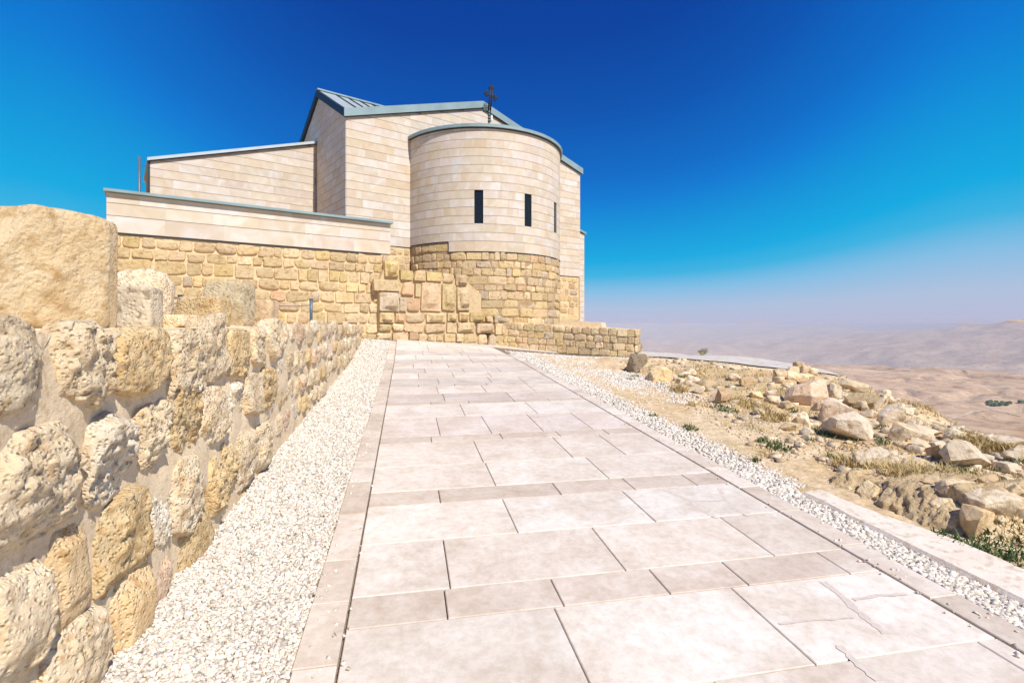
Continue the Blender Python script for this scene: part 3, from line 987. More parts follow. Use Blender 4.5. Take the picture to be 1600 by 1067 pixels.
# --- rubble foundations of the church: apse ring and the gable feet
fcore = MB(); v = []
for k in range(61):
    a = -90 + 3 * k
    top = Z(2.91) if a <= STEP else Z(2.585)
    v += [ap(a, APR - .03, -.5), ap(a, APR - .03, top)]
fcore.add(v, [(2 * k, 2 * k + 2, 2 * k + 3, 2 * k + 1) for k in range(60)])
fcore.prism([(0, -.4), (HALF - APR + .1, -.4), (HALF - APR + .1, Z(2.90)), (0, Z(2.90))], C0, UV, ZV, NV, .001, .012)
fcore.prism([(HALF + APR - .1, -.4), (LEN - .1, -.4), (LEN - .1, Z(2.28)), (HALF + APR - .1, Z(2.28))], C0, UV, ZV, NV, .001, .012)
found = part('foundation', fcore, M['mortar'])
rs = np.random.RandomState(21)
z = Z(2.585); row = 0
def ring_stone(a, b, z0, z1):
    mid = (a + b) / 2; rr = APR - .02 + rs.uniform(-.02, .02)
    N_ = (NV * math.cos(R(mid)) + UV * math.sin(R(mid)))
    U_ = (UV * math.cos(R(mid)) - NV * math.sin(R(mid)))
    w = R(b - a) * APR
    o = wall_stone(None, ap(mid, rr, (z0 + z1) / 2 + rs.uniform(-.012, .012)) - N_ * .08, U_, N_, w * rs.uniform(.90, 1.02), (z1 - z0) * rs.uniform(.84, 1.02), rs.uniform(.085, .12), rs, kind=VAR if rs.uniform() < .75 else FLAT)
    world_child(o, found)
# step course at the left
a = -88
while a < STEP - 1:
    b = min(a + rs.uniform(5, 8), STEP)
    if STEP - b < 3: b = STEP
    ring_stone(a, b, Z(2.62), Z(2.90)); a = b
while z > .3:
    h = rs.uniform(.20, .34)
    if z - h < .4: h = z - .3
    a = -88 - rs.uniform(0, 4)
    while a < 44:
        w = rs.choice([.7, 1.0, 1.35, 1.8, 2.4]) * rs.uniform(.85, 1.15) * h
        b = a + math.degrees(w / APR)
        # the old ashlar wall hides the lower left part: no stones there
        if not (z < Z(1.2) and a < -50):
            ring_stone(max(a, -88), b, z - h, z)
        a = b
    z -= h; row += 1
def flat_rows(par, origin, U, N, s0, s1, ztop, zbot, hmin, hmax, rs, asp=(.9, 2.0), topf=None, depth=(.08, .105), out=-.06, kinds=VAR):
    z = ztop
    while z > zbot + .05:
        h = rs.uniform(hmin, hmax)
        if z - h < zbot + .08: h = z - zbot
        s = s0 - rs.uniform(0, .1)
        while s < s1 - .05:
            w = (asp[0] + (asp[1] - asp[0]) * rs.uniform() ** 1.3) * h
            if s1 - (s + w) < .12: w = s1 - s
            if topf is None or z < topf(s + w / 2) + .02:
                kd = kinds if rs.uniform() < .8 else FLAT
                o = wall_stone(None, Vector(origin) + U * (s + w / 2) + ZV * (z - h / 2 + rs.uniform(-.015, .015)) + N * (out + rs.uniform(-.012, .012)), U, N,
                               w * rs.uniform(.88, 1.0), h * rs.uniform(.82, 1.0), rs.uniform(*depth), rs, kind=kd)
                world_child(o, par)
            s += w
        z -= h
flat_rows(found, C0, UV, NV, 1.2, HALF - APR - .02, Z(2.89), Z(1.3), .26, .33, rs)
flat_rows(found, C0, UV, NV, HALF + APR - .9, LEN - .12, Z(2.26), Z(-.5), .24, .36, rs)

# ------------------------------------------------------------------ the terrace wall (left, low cladding on rubble)
TP1 = Vector((-9.64, 12.40, 0)); TP2 = Vector((-3.83, 16.40, 0))
TU = (TP2 - TP1).normalized(); TN = Vector((TU.y, -TU.x, 0)); TL = (TP2 - TP1).length
tw = empty('terrace_wall', (TP1 + TP2) / 2 + ZV * .9)
tag(tw, 'long low wall left of the apse, sawn slabs under a blue grey coping on ochre rubble', 'wall')
twc = part('wall_core', MB().prism([(0, -.3), (TL, -.3), (TL, Z(3.13)), (0, Z(3.13))], TP1, TU, ZV, TN, -.5, -.02), M['mortar'], tw)
clad(tw, TP1, TU, TN, TL, [Z(2.20), Z(2.60), Z(2.90), Z(3.145)], .8, 1.6, thick=.02)
part('coping', MB().prism([(-.05, Z(3.15)), (TL + .05, Z(3.15)), (TL + .05, Z(3.215)), (-.05, Z(3.215))], TP1, TU, ZV, TN, -.55, .14), M['copper'], tw)
part('gap_shade_strip', MB().prism([(0, Z(2.165)), (TL - .3, Z(2.165)), (TL - .3, Z(2.195)), (0, Z(2.195))], TP1, TU, ZV, TN, -.02, .02), M['dark'], tw)  # solid dark strip, paints the shade of a gap under the slabs
rs = np.random.RandomState(33)
flat_rows(tw, TP1, TU, TN, 0, TL - .05, Z(2.15), Z(-.55), .26, .37, rs, (.75, 2.1), depth=(.08, .11), out=-.07)

# ------------------------------------------------------------------ old ashlar wall below the apse
aw = empty('ashlar_wall', TP2 + UV * 1.2 + ZV * .9)
tag(aw, 'old ashlar wall of large bossed blocks standing below the left of the apse', 'wall')
AO = TP2 + TN * .20
def on_plane(px, py, origin, U, N):
    d = ray(px, py); o = Vector((0, 0, EYE))
    t = (Vector(origin) - o).dot(N) / d.dot(N)
    P = o + d * t
    return (P - Vector(origin)).dot(U), P.z
mbc = MB().prism([(-.43, -.2), (3.35, -.2), (3.35, Z(1.05)), (2.7, Z(1.5)), (1.6, Z(1.62)), (.2, Z(1.62)), (.2, Z(2.0)), (-.15, Z(2.0)), (-.43, Z(1.3))], AO, UV, ZV, NV, -1.2, -.05)
part('wall_core', mbc, M['mortar'], aw)
ASH = [(120,220,255,375,'b'),(265,305,385,405,'g'),(395,305,505,415,'v'),(510,320,655,415,'g'),(665,335,775,430,'v'),(780,345,890,455,'b'),
       (15,390,270,510,'f'),(285,415,395,545,'p'),(405,430,455,560,'f'),(75,510,260,695,'b'),(262,560,330,690,'f'),(330,565,450,690,'p'),
       (460,420,645,695,'B'),(652,435,785,685,'b'),(790,460,915,685,'b'),
       (75,700,215,800,'b'),(220,705,320,795,'b'),(325,705,495,795,'v'),(505,705,695,795,'b'),(705,705,800,785,'b'),(810,700,905,780,'b'),(915,700,1055,790,'b'),
       (1065,735,1125,790,'v'),(1140,730,1320,800,'b'),
       (75,805,195,880,'v'),(200,805,300,875,'v'),(305,805,495,885,'v'),(500,805,690,885,'v'),(700,790,790,890,'f'),(795,790,965,885,'b'),(975,800,1130,890,'b'),(1145,800,1300,905,'f'),
       (50,890,190,955,'v'),(195,885,340,965,'f'),(350,880,435,960,'v'),(440,895,520,975,'v'),(525,900,600,970,'v'),(605,905,665,970,'v'),(675,895,780,970,'f'),
       (785,895,850,970,'f'),(855,895,985,985,'v'),(990,900,1080,1000,'v'),(1085,910,1160,1010,'v'),(1165,920,1300,1010,'v'),
       (665,975,800,1005,'v'),(805,985,985,1015,'v')]
rs = np.random.RandomState(44)
for x0, y0, x1, y1, kd in ASH:
    s0, zt_ = on_plane(580 + x0 / 5.928, 370 + y0 / 5.928, AO, UV, NV)
    s1, zb_ = on_plane(580 + x1 / 5.928, 370 + y1 / 5.928, AO, UV, NV)
    col = {'p': (1.06, .93, .98), 'g': (1.02, 1.03, .86)}.get(kd) or tone(rs)
    pool = {'b': BOSS, 'B': BOSS, 'f': FLAT, 'p': VAR, 'g': FLAT, 'v': VAR}[kd]
    o = wall_stone(None, AO + UV * ((s0 + s1) / 2) + ZV * ((zt_ + zb_) / 2) - NV * .135, UV, NV, (s1 - s0) * .99, (zt_ - zb_) * .99, .15 + rs.uniform(0, .05), rs, pool, col)
    o.name = 'block'
    world_child(o, aw)

# ------------------------------------------------------------------ low ruined wall running out to the right
lw = empty('ruin_wall', (2.2, 18.0, .8))
tag(lw, 'low ruined rubble wall with a bare flat top at the right foot of the apse', 'wall')
LA, LB = Vector((-.35, 18.75, 0)), Vector((4.03, 17.22, 0))
LU = (LB - LA).normalized(); LN = Vector((LU.y, -LU.x, 0)); LL = (LB - LA).length
ltop = lambda s: Z(.12) - (.26 * s / LL)
part('wall_core', MB().prism([(0, -.2), (LL - .03, -.2), (LL - .03, ltop(LL) - .03), (0, ltop(0) - .03)], LA, LU, ZV, LN, -1.4, -.05), M['wallmortar'], lw)
rs = np.random.RandomState(52)
for rowz in range(1):
    z0 = None
s = 0
zrow = 0
hts = [.26, .24, .22, .24]
off = 0.02
for hi, h in enumerate(hts):
    s = -.1
    while s < LL - .05:
        w = rs.uniform(.8, 1.8) * h
        if LL - (s + w) < .14: w = LL - s
        zc = ltop(s + w / 2) - off - h / 2
        o = wall_stone(None, LA + LU * (s + w / 2) + ZV * zc + LN * (rs.uniform(-.015, .015) - .118), LU, LN, w * .99, h * .99, rs.uniform(.10, .13), rs, VAR if rs.uniform() < .75 else FLAT, tuple(c * 1.14 for c in tone(rs)))
        world_child(o, lw); s += w
    off += h
# end face of that wall
for zc, h in ((ltop(LL) - .15, .27), (ltop(LL) - .42, .25), (ltop(LL) - .68, .26)):
    for t in (.25, .75, 1.2):
        o = wall_stone(None, LB - LN * t + ZV * zc + LU * -.02, -LN, LU, .48, h * .95, .1, rs)
        world_child(o, lw)
# upper tier
part('top_slab', MB().prism([(1.9, Z(-.1)), (3.5, Z(-.1)), (3.45, Z(.07)), (2.0, Z(.15))], LA, LU, ZV, LN, -1.5, -.55), M['wallmortar'], lw)

# ------------------------------------------------------------------ left retaining wall along the gravel
QW = -1.31
rw = empty('retaining_wall', (*xy(8, QW - .25), .5))
tag(rw, 'rough limestone retaining wall with pale mortar running along the left gravel strip', 'wall')
ED = Vector((DY, -DX, 0)); PD = Vector((DX, DY, 0))           # wall normal (towards the path) and its direction
def wall_pz(px, py):
    """point of the wall face seen at a photo point"""
    a = (px - CX) / F
    D = QW / (DY * a - DX)
    return DX * a * D + DY * D, EYE + (HZ - py) / F * D
# mortar body, uneven face
PS = np.concatenate([np.arange(-1.5, 5, .06), np.arange(5, 16.2, .14)])
ZN = 26
V = []; 
for p in PS:
    x, y = xy(p, QW)
    zb = float(surf(p, QW)) - .12
    for k in range(ZN):
        z = zb + (EYE - .035 - zb) * k / (ZN - 1)
        V.append((p, z))
V = np.array(V)
bulge = .022 * fbm(np.stack([V[:, 0] * 3, V[:, 1] * 3, V[:, 0] * 0], -1), 4, 91) + .006 * 2 * fbm(np.stack([V[:, 0] * 22, V[:, 1] * 22, V[:, 0] * 0], -1), 3, 95)
X, Y = xy(V[:, 0], QW + .014 + bulge)
Vf = np.stack([X, Y, V[:, 1]], -1)
n = len(PS)
i = np.arange(n - 1)[:, None] * ZN; k = np.arange(ZN - 1)[None, :]
Ff = np.stack([i + k, i + ZN + k, i + ZN + k + 1, i + k + 1], -1).reshape(-1, 4)
# top and back
tops = np.arange(n) * ZN + ZN - 1
b0 = len(Vf)
Xb, Yb = xy(PS, QW - .86 + 0 * PS)
back = np.stack([Xb, Yb, EYE - .02 + .015 * fbm(np.stack([PS * 3, PS * 0, PS * 0], -1), 3, 97)], -1)
Vf = np.vstack([Vf, back])
Ft = np.stack([tops[:-1], tops[1:], b0 + np.arange(1, n), b0 + np.arange(n - 1)], -1)
rwc = put('mortar_core', mesh_quads('mortar_core', Vf, np.vstack([Ff, Ft]), True), M['wallmortar'])
world_child(rwc, rw)
endm = MB(); xe = Vector((*xy(16.17, QW - .03), 0))
endm.prism([(0, .3), (.5, .3), (.5, EYE - .03), (0, EYE - .035)], xe, -ED, ZV, PD, 0, .02)
part('wall_end', endm, M['wallmortar'], rw)

STN = [(-60,480,52,668,0),(76,496,165,648,0),(170,506,251,620,1),(255,512,306,634,0),(303,488,349,600,0),(349,512,389,590,1),(388,508,412,572,0),(412,497,440,562,0),
       (-90,668,118,858,2),(116,640,202,790,3),(210,626,257,738,0),(257,602,303,706,1),(303,602,346,694,0),(347,596,374,664,3),(374,582,402,656,0),(402,572,428,640,1),
       (68,812,134,982,4),(136,764,230,938,1),(228,738,260,862,3),(258,708,312,842,2),(311,688,362,804,1),(360,664,394,764,2),(394,656,420,735,0),
       (-60,880,64,1100,2),(52,962,156,1120,2),(160,884,224,1046,4),(222,866,262,962,5),(270,802,320,892,1),(320,806,352,842,0),(350,768,385,812,1),(384,742,412,784,0)]
TN_ = {0: (1.0, .98, .95), 1: (.93, .84, .66), 2: (1.08, 1.06, 1.04), 3: (1.04, 1.10, 1.22), 4: (1.12, 1.00, .82), 5: (1.0, .90, .92)}
rs = np.random.RandomState(61)
def retaining_stone(p0, p1, z0, z1, col, seed, n, smooth=False):
    w, h = (p1 - p0) * .95, (z1 - z0) * .95
    d = min(.11, .30 * min(w, h)) + .02
    if smooth:
        P, Fq = course_stone(seed, w, h, d, n, 3.5, .05, .06)
    else:
        P, Fq = course_stone(seed, w, h, d, n, rs.uniform(4.5, 7), .012, rs.uniform(0, .03), ragged=.14)
        for _ in range(9):
            nn = np.array([rs.normal() * .8, -abs(rs.normal()) - .25, rs.normal() * .8]); nn /= np.linalg.norm(nn)
            ext = abs(nn[0]) * w / 2 + abs(nn[1]) * d * .9 + abs(nn[2]) * h / 2
            dd = P @ nn - ext * rs.uniform(.66, .92)
            P = P - np.outer(np.maximum(dd, 0) * .92, nn)
        lo_, hi_ = P.min(0), P.max(0)
        P[:, 0] = (P[:, 0] - (lo_[0] + hi_[0]) / 2) * w * 1.03 / (hi_[0] - lo_[0])
        P[:, 2] = (P[:, 2] - (lo_[2] + hi_[2]) / 2) * h * 1.03 / (hi_[2] - lo_[2])
        fr = np.clip((-P[:, 1] / d - .15) / .5, 0, 1)
        m_ = min(w, h); S = P * (rs.uniform(1.4, 2.4) / m_) + seed * 3.7
        P[:, 1] -= fr * m_ * (rs.uniform(.04, .075) * fbm(S, 4, seed, .6) + rs.uniform(.03, .08) * (np.abs(fbm(S * 3.1, 3, seed + 5, .6)) - .4))
    m = mesh_quads('wall_stone', P, Fq, True, 60)
    o = put('stone', m, M['wallstone'], None, col)
    x, y = xy((p0 + p1) / 2, QW - .06 + .025 * min(max((p0 - 5) / 3, 0), 1))
    o.location = (x, y, (z0 + z1) / 2)
    o.rotation_euler = (rs.uniform(-.08, .08), rs.uniform(-.05, .05), math.atan2(PD.y, PD.x) + rs.uniform(-.06, .06))
    world_child(o, rw)
for k, (x0, y0, x1, y1, t) in enumerate(STN):
    x0 = max(x0, -60)
    p0, _ = wall_pz(x0, y0); p1, _ = wall_pz(x1, y0)
    xm = (x0 + x1) / 2
    _, zt_ = wall_pz(xm, y0); _, zb_ = wall_pz(xm, y1)
    c = TN_[t]; j = rs.uniform(.95, 1.05)
    retaining_stone(p0, p1, zb_, zt_, (c[0] * j, c[1] * j, c[2] * j), 300 + k, (30, 30, 8), t == 4)
PFROM = wall_pz(440, 500)[0]
PROW = [wall_pz(440, 500)[0], wall_pz(428, 600)[0], wall_pz(420, 700)[0], wall_pz(412, 760)[0], 99]
zt_ = EYE + .0
hh = [.30, .29, .27, .26]
zz = EYE + .015
for r_ in range(4):
    p = PROW[r_] + .02
    while p < 16.1:
        w = rs.uniform(.20, .46) * (1.0 if p < 9 else 1.1)
        h = hh[r_] * rs.uniform(.8, 1.0)
        top = zz + rs.uniform(-.03, .02) + (.05 if (r_ == 0 and rs.uniform() < .2) else 0)
        g = float(surf(p, QW))
        if top - g > .19:
            bot = max(top - h, g - .06)
            t = rs.choice([0, 0, 1, 1, 2, 3, 5])
            c = TN_[t]; j = rs.uniform(.88, 1.02)
            retaining_stone(p, min(p + w * .93, 16.15), bot, top, (c[0] * j, c[1] * j, c[2] * j), 400 + rs.randint(4000), (14, 14, 5) if p < 8 else (9, 9, 4))
        p += w + rs.uniform(.01, .05)
    zz -= hh[r_] + .02
# fill stones behind the near edge of the frame
for r_, (za_, zb_) in enumerate([(EYE - .40, EYE - .02), (EYE - .80, EYE - .43), (EYE - 1.2, EYE - .83), (EYE - 1.62, EYE - 1.22)]):
    p = -1.2
    pe = wall_pz(-60, 0)[0] - .02
    while p < pe - .1:
        w = min(rs.uniform(.3, .45), pe - p)
        retaining_stone(p, p + w * .94, za_, zb_, TN_[rs.choice([0, 1, 2])], 900 + rs.randint(1000), (14, 14, 5)); p += w

# ------------------------------------------------------------------ the path: separate pavers in rows, kerb stones
path = put('path', None)
bedv = []
ps = np.arange(-3, 19.4, .25)
for p in ps:
    for q in (-.50, 2.96):
        x, y = xy(p, q); bedv.append((x, y, float(surf(p, q)) - .024))
bed = mesh_of('path', bedv, [(2 * i, 2 * i + 1, 2 * i + 3, 2 * i + 2) for i in range(len(ps) - 1)])
path_bed = put('path', bed, M['pathbed']); path_bed['kind'] = 'structure'
bpy.data.objects.remove(path)
path = path_bed
QL, QR = -.285, 2.755
def path_pq(px, py):
    """point of the paving seen at a photo point"""
    a, c = (px - CX) / F, (HZ - py) / F
    D = EYE / (G * (DX * a + DY) - c)
    return DX * a * D + DY * D, DY * a * D - DX * D
rs = np.random.RandomState(71)
WHITE, PALE, TAN, GREY = (.785, .72, .64), (.75, .668, .58), (.645, .55, .46), (.65, .585, .52)
def paver(p0, p1, q0, q1, col, gap=.006, name='paver', lift=0.0, slant=0.0):
    j = rs.uniform(.96, 1.03)
    mb = MB()
    g = gap / 2
    pts = [(p0 + g, q0 + g), (p0 + g, q1 - g), (p1 - g, q1 - g), (p1 - g, q0 + g)]
    dz = lift + rs.uniform(-.0007, .0007); b = .004
    top = []; mid = []; bot = []
    cp, cq = (p0 + p1) / 2, (q0 + q1) / 2
    for p, q in pts:
        x, y = xy(p, q); z = float(surf(p, q)) + dz
        bot.append((x, y, z - .023)); mid.append((x, y, z - b))
        pi, qi = p + (b if p < cp else -b), q + (b if q < cq else -b)
        x, y = xy(pi, qi); top.append((x, y, float(surf(pi, qi)) + dz))
    v = bot + mid + top
    f = [(8, 9, 10, 11)] + [(i, (i + 1) % 4, 4 + (i + 1) % 4, 4 + i) for i in range(4)] + [(4 + i, 4 + (i + 1) % 4, 8 + (i + 1) % 4, 8 + i) for i in range(4)]
    mb.add(v, f)
    o = mb.build(name, M['paver'], path, color=(col[0] * j, col[1] * j, col[2] * j))
    return o
LX = lambda y: 522.5 + (1067 - y) * .188
ROWY = [984, 934, 852, 793, 770.5, 731, 694, 684, 654, 634]
ROWP = [path_pq(LX(y), y)[0] for y in ROWY]
FARY = [627.5, 615, 603.8, 600, 591, 582.5, 575, 567.5, 562, 557.5, 552.5, 546]
ROWP += [path_pq(670, y)[0] for y in FARY]
JN = {  # joints between pavers: photo points on them, row by row (nearest first)
    'a': [(1092, 1035), (1540, 1010)],
    0: [(890, 1000), (1195, 965)],
    1: [(697, 945), (871, 925), (1031, 908), (1152, 898), (1315, 887)],
    2: [(698, 880), (952, 858), (1174, 842)],
    3: [(797, 805), (1000, 792)],
    4: [(687, 778), (870, 763), (984, 757), (1075, 748)],
    5: [(766, 740), (937, 734)],
    6: [(748, 706), (887, 706), (960, 697)],
    7: [(674, 688), (785, 684), (876, 681), (955, 680)],
    8: [(685, 668), (762, 666), (840, 664), (915, 662)],
    9: [(724, 643), (835, 641)]}
prow = [ROWP[0] - 1.9, ROWP[0] - 1.3, ROWP[0] - .62] + ROWP + [ROWP[-1] + .75, ROWP[-1] + 1.5]
def row_cols(i):
    return [WHITE, PALE, WHITE, PALE][i % 4]
tonemap = {2: PALE, 3: WHITE, 4: (.69, .60, .515), 5: PALE, 6: WHITE, 7: TAN, 8: PALE, 9: PALE, 10: TAN, 11: (.74, .65, .58), 12: WHITE,
           13: TAN, 14: (.66, .58, .52), 15: PALE, 16: GREY, 17: (.68, .61, .55), 18: PALE, 19: GREY, 20: PALE, 21: GREY, 22: WHITE, 23: GREY, 24: PALE}
tonemap = {k - 1: v for k, v in tonemap.items()}
for i in range(len(prow) - 1):
    p0, p1 = prow[i], prow[i + 1]
    key = i - 2
    if i == 1: pts = JN['a']
    elif key - 0 in range(0, 11) and key >= 0: pts = JN.get(key, None) if key < 10 else None
    else: pts = None
    if i == 2: pts = JN[0]
    qs_ = [QL]
    if pts:
        qs_ += sorted(path_pq(px, py)[1] for px, py in pts)
    else:
        q = QL + rs.uniform(.4, .9)
        while q < QR - .35:
            qs_.append(q); q += rs.uniform(.55, 1.05)
    qs_.append(QR)
    base = tonemap.get(i, row_cols(i))
    narrow = (p1 - p0) < .36
    for k in range(len(qs_) - 1):
        col = base
        u = rs.uniform()
        if not narrow and base is PALE and u < .2: col = WHITE
        elif u > .86: col = tuple(c * .95 for c in base)
        paver(p0, p1, qs_[k], qs_[k + 1], col, .007)
# old cracks in two of the slabs, filled with mortar
M['crack'] = plain_mat('crack_filling', (.62, .53, .455), .9, var=.12, scale=30)
for k_, (pl, wd_) in enumerate([([(95,120),(150,140),(210,165),(260,205),(320,240)], .018), ([(215,166),(280,168),(350,165)], .012), ([(330,115),(355,160),(400,200),(450,230)], .016),
               ([(760,502),(840,560),(900,620),(960,670),(1028,720)], .022), ([(890,578),(1000,560),(1110,555)], .012), ([(580,680),(700,665),(890,655)], .008), ([(830,768),(900,840),(1000,915)], .02)]):
    pts_ = [path_pq(1000 + a / 2.667, 720 + b / 2.667) for a, b in pl]
    fine = []
    for a, b in zip(pts_[:-1], pts_[1:]):
        for t in np.linspace(0, 1, 6, endpoint=False): fine.append((a[0] + (b[0] - a[0]) * t, a[1] + (b[1] - a[1]) * t))
    fine.append(pts_[-1]); v = []
    for i, (p, q) in enumerate(fine):
        pa, qa = fine[max(i - 1, 0)]; pb, qb = fine[min(i + 1, len(fine) - 1)]
        l = math.hypot(pb - pa, qb - qa); nx, ny = -(qb - qa) / l, (pb - pa) / l
        w = wd_ * rs.uniform(.6, 1.3) * 1.0; jx = rs.uniform(-.004, .004)
        for sg in (-1, 1):
            x, y = xy(p + nx * (w * sg + jx), q + ny * (w * sg + jx)); v.append((x, y, float(surf(p, q)) + .0013 + .0002 * k_))
    put('crack', mesh_of('crack', v, [(2 * i, 2 * i + 1, 2 * i + 3, 2 * i + 2) for i in range(len(fine) - 1)]), M['crack'], path)
# kerb stones
for qa, qb, nm in ((-.487, -.289, 'l'), (2.760, 2.955, 'r')):
    p = prow[0] - rs.uniform(0, .2)
    end = 15.9 if nm == 'l' else 14.4
    while p < end:
        w = min(rs.uniform(.42, .72), end - p) if end - p > .2 else end - p
        u = rs.uniform()
        col = (.69, .60, .51) if u < .5 else ((.745, .66, .575) if u < .85 else (.63, .54, .45))
        if nm == 'r': col = tuple(c * 1.03 for c in col)
        gq = rs.uniform(0, .012)
        paver(p, p + w, qa + (gq if nm == 'l' else 0), qb - (gq if nm == 'r' else 0), col, .008, 'kerb_stone', lift=.006)
        p += w
# paved forecourt before the apse
plaza_bed = MB()
pp = np.arange(15.2, 18.9, .3); qq_ = np.arange(-2.2, 6.9, .4)
v = []
for p in pp:
    for q in qq_:
        x, y = xy(p, q); v.append((x, y, float(surf(p, q)) - .024))
nq = len(qq_)
f = [(i * nq + j, i * nq + j + 1, (i + 1) * nq + j + 1, (i + 1) * nq + j) for i in range(len(pp) - 1) for j in range(nq - 1)]
plaza = plaza_bed.add(v, f).build('forecourt', M['pathbed']); plaza['kind'] = 'structure'
p = prow[-1]; k = 0
while p < 18.6:
    w = [.32, .6, .55][k % 3]
    q = -2.1
    qe = 6.6 if p > 15.6 else 2.9
    while q < qe:
        l = rs.uniform(.7, 1.2)
        if q + l > 3.5 + (18.4 - p) * 1.716: break
        o = paver(p, p + w, q, q + l, [GREY, PALE, (.70, .64, .59), WHITE][rs.randint(4)] if k % 3 else GREY, .008)
        o.parent = plaza
        q += l
    p += w; k += 1

# ------------------------------------------------------------------ gravel strips
def strip_sheet(name, p0, p1, qa, qb, dz, mat, nq=10, step=.2):
    ps = np.arange(p0, p1 + step, step); v = []
    for p in ps:
        for k in range(nq + 1):
            q = qa(p) + (qb(p) - qa(p)) * k / nq
            x, y = xy(p, q); v.append((x, y, float(surf(p, q)) + dz))
    f = [(i * (nq + 1) + j, i * (nq + 1) + j + 1, (i + 1) * (nq + 1) + j + 1, (i + 1) * (nq + 1) + j) for i in range(len(ps) - 1) for j in range(nq)]
    o = put(name, mesh_of(name, v, f, True), mat); o['kind'] = 'structure'
    return o
QG = lambda p: np.interp(p, [-3, 3.6, 4.2, 5.5, 7.5, 9.7, 11.8, 14, 16], [3.2, 3.22, 3.55, 3.85, 4.15, 4.5, 5.2, 6.3, 7.0])
strip_sheet('gravel_bed', -2, 16.2, lambda p: -1.36, lambda p: -.487, -.03, M['gravelbed'])
strip_sheet('gravel_bed', -2, 15.6, lambda p: 2.955, lambda p: float(QG(p)) + .25, -.035, M['gravelbed'])
def pebbles(name, n, p0, p1, qa, qb, size, seed, dens=1.0, edge_fade=None, height=None):
    r = np.random.RandomState(seed)
    t = r.uniform(size=n)
    p = p0 * (p1 / p0) ** t if p0 > 0 else p0 + (p1 - p0) * t
    a, b = qa(p), qb(p)
    u = r.uniform(size=n)
    q = a + (b - a) * u
    if edge_fade is not None:
        keep = r.uniform(size=n) < 1 - np.clip((u - edge_fade) / (1 - edge_fade), 0, 1) ** 1.2 * .95
        p, q = p[keep], q[keep]
    n = len(p)
    x, y = xy(p, q)
    s = size * r.uniform(.55, 1.35, n) * (1 + .04 * np.maximum(p - 3, 0))
    z = surf(p, q) - .03 + s * r.uniform(.1, .65, n) if height is None else height(x, y) + s * .2
    base = np.array([(-1, -1, -1), (1, -1, -1), (1, 1, -1), (-1, 1, -1), (-1, -1, 1), (1, -1, 1), (1, 1, 1), (-1, 1, 1)], float) * .5
    B = base[None] * (1 + r.uniform(-.42, .30, (n, 8, 3)))
    B = B * np.stack([r.uniform(.8, 1.35, n), r.uniform(.7, 1.1, n), r.uniform(.45, .85, n)], -1)[:, None]
    q4 = r.normal(size=(n, 4)) * np.array([1, .35, .35, 1.0]); q4 /= np.linalg.norm(q4, axis=1)[:, None]
    w, X, Y, Z_ = q4.T
    Rm = np.stack([np.stack([1 - 2 * (Y * Y + Z_ * Z_), 2 * (X * Y - Z_ * w), 2 * (X * Z_ + Y * w)], -1),
                   np.stack([2 * (X * Y + Z_ * w), 1 - 2 * (X * X + Z_ * Z_), 2 * (Y * Z_ - X * w)], -1),
                   np.stack([2 * (X * Z_ - Y * w), 2 * (Y * Z_ + X * w), 1 - 2 * (X * X + Y * Y)], -1)], 1)
    B = np.einsum('nij,nkj->nki', Rm, B) * s[:, None, None] + np.stack([x, y, z], -1)[:, None]
    fb = np.array([(3, 2, 1, 0), (4, 5, 6, 7), (0, 1, 5, 4), (1, 2, 6, 5), (2, 3, 7, 6), (3, 0, 4, 7)])
    Fq = (fb[None] + (np.arange(n) * 8)[:, None, None]).reshape(-1, 4)
    o = put(name, quad_mesh_np(name, B.reshape(-1, 3), Fq), M['gravel'])
    o['kind'] = 'stuff'
    return o
pebbles('gravel', 56000, 1.2, 16.1, lambda p: -1.30 + 0 * p, lambda p: -.485 + 0 * p, .0175, 81)
pebbles('gravel', 13000, 1.0, 4.4, lambda p: 2.965 + 0 * p, lambda p: 3.2 + 0 * p, .024, 82)
pebbles('gravel', 34000, 3.9, 15.6, lambda p: 2.965 + 0 * p, lambda p: QG(p) + .55, .020, 83, edge_fade=.55)

pebbles('gravel', 17000, 8.5, 15.7, lambda p: 2.965 + 0 * p, lambda p: QG(p) + .2, .022, 84, edge_fade=.8)

for a_, b_, n_, sd in ((-.485, -.24, 130, 85), (2.70, 2.95, 130, 86)):
    pebbles('gravel', n_, 1.3, 14, lambda p: a_ + 0 * p, lambda p: b_ + 0 * p, .013, sd, height=lambda x, y: surf(*pq(x, y)) + .004)

# rough concrete slab along the ditch on the right
sv = []; sp = np.arange(-1.5, 3.78, .09)
for p in sp:
    j = .02 * float(vnoise(np.array([[p * 4, 1, 1]]), 3)[0]); j2 = .03 * float(vnoise(np.array([[p * 3, 9, 1]]), 4)[0])
    qa, qb = 3.19 + j - .03 * max(p - 3.2, 0), 3.57 + j2 - .24 * max(p - 2.8, 0)
    for q, dz in ((qa + .015, -.12), (qa, .0), (qa + .02, .022), (qb - .02, .03), (qb, .0), (qb, -.12)):
        x, y = xy(p, q); sv.append((x, y, float(surf(p, q)) + dz + .004 * float(vnoise(np.array([[p * 9, q * 9, 1]]), 5)[0])))
sf = [(i * 6 + j, i * 6 + j + 1, (i + 1) * 6 + j + 1, (i + 1) * 6 + j) for i in range(len(sp) - 1) for j in range(5)]
sf += [tuple(range(5, -1, -1)), tuple((len(sp) - 1) * 6 + k for k in range(6))]
ks = put('kerb_slab', mesh_of('kerb_slab', sv, sf), M['slab'])
tag(ks, 'long rough concrete kerb slab edging the gravel gutter on the right', 'kerb')

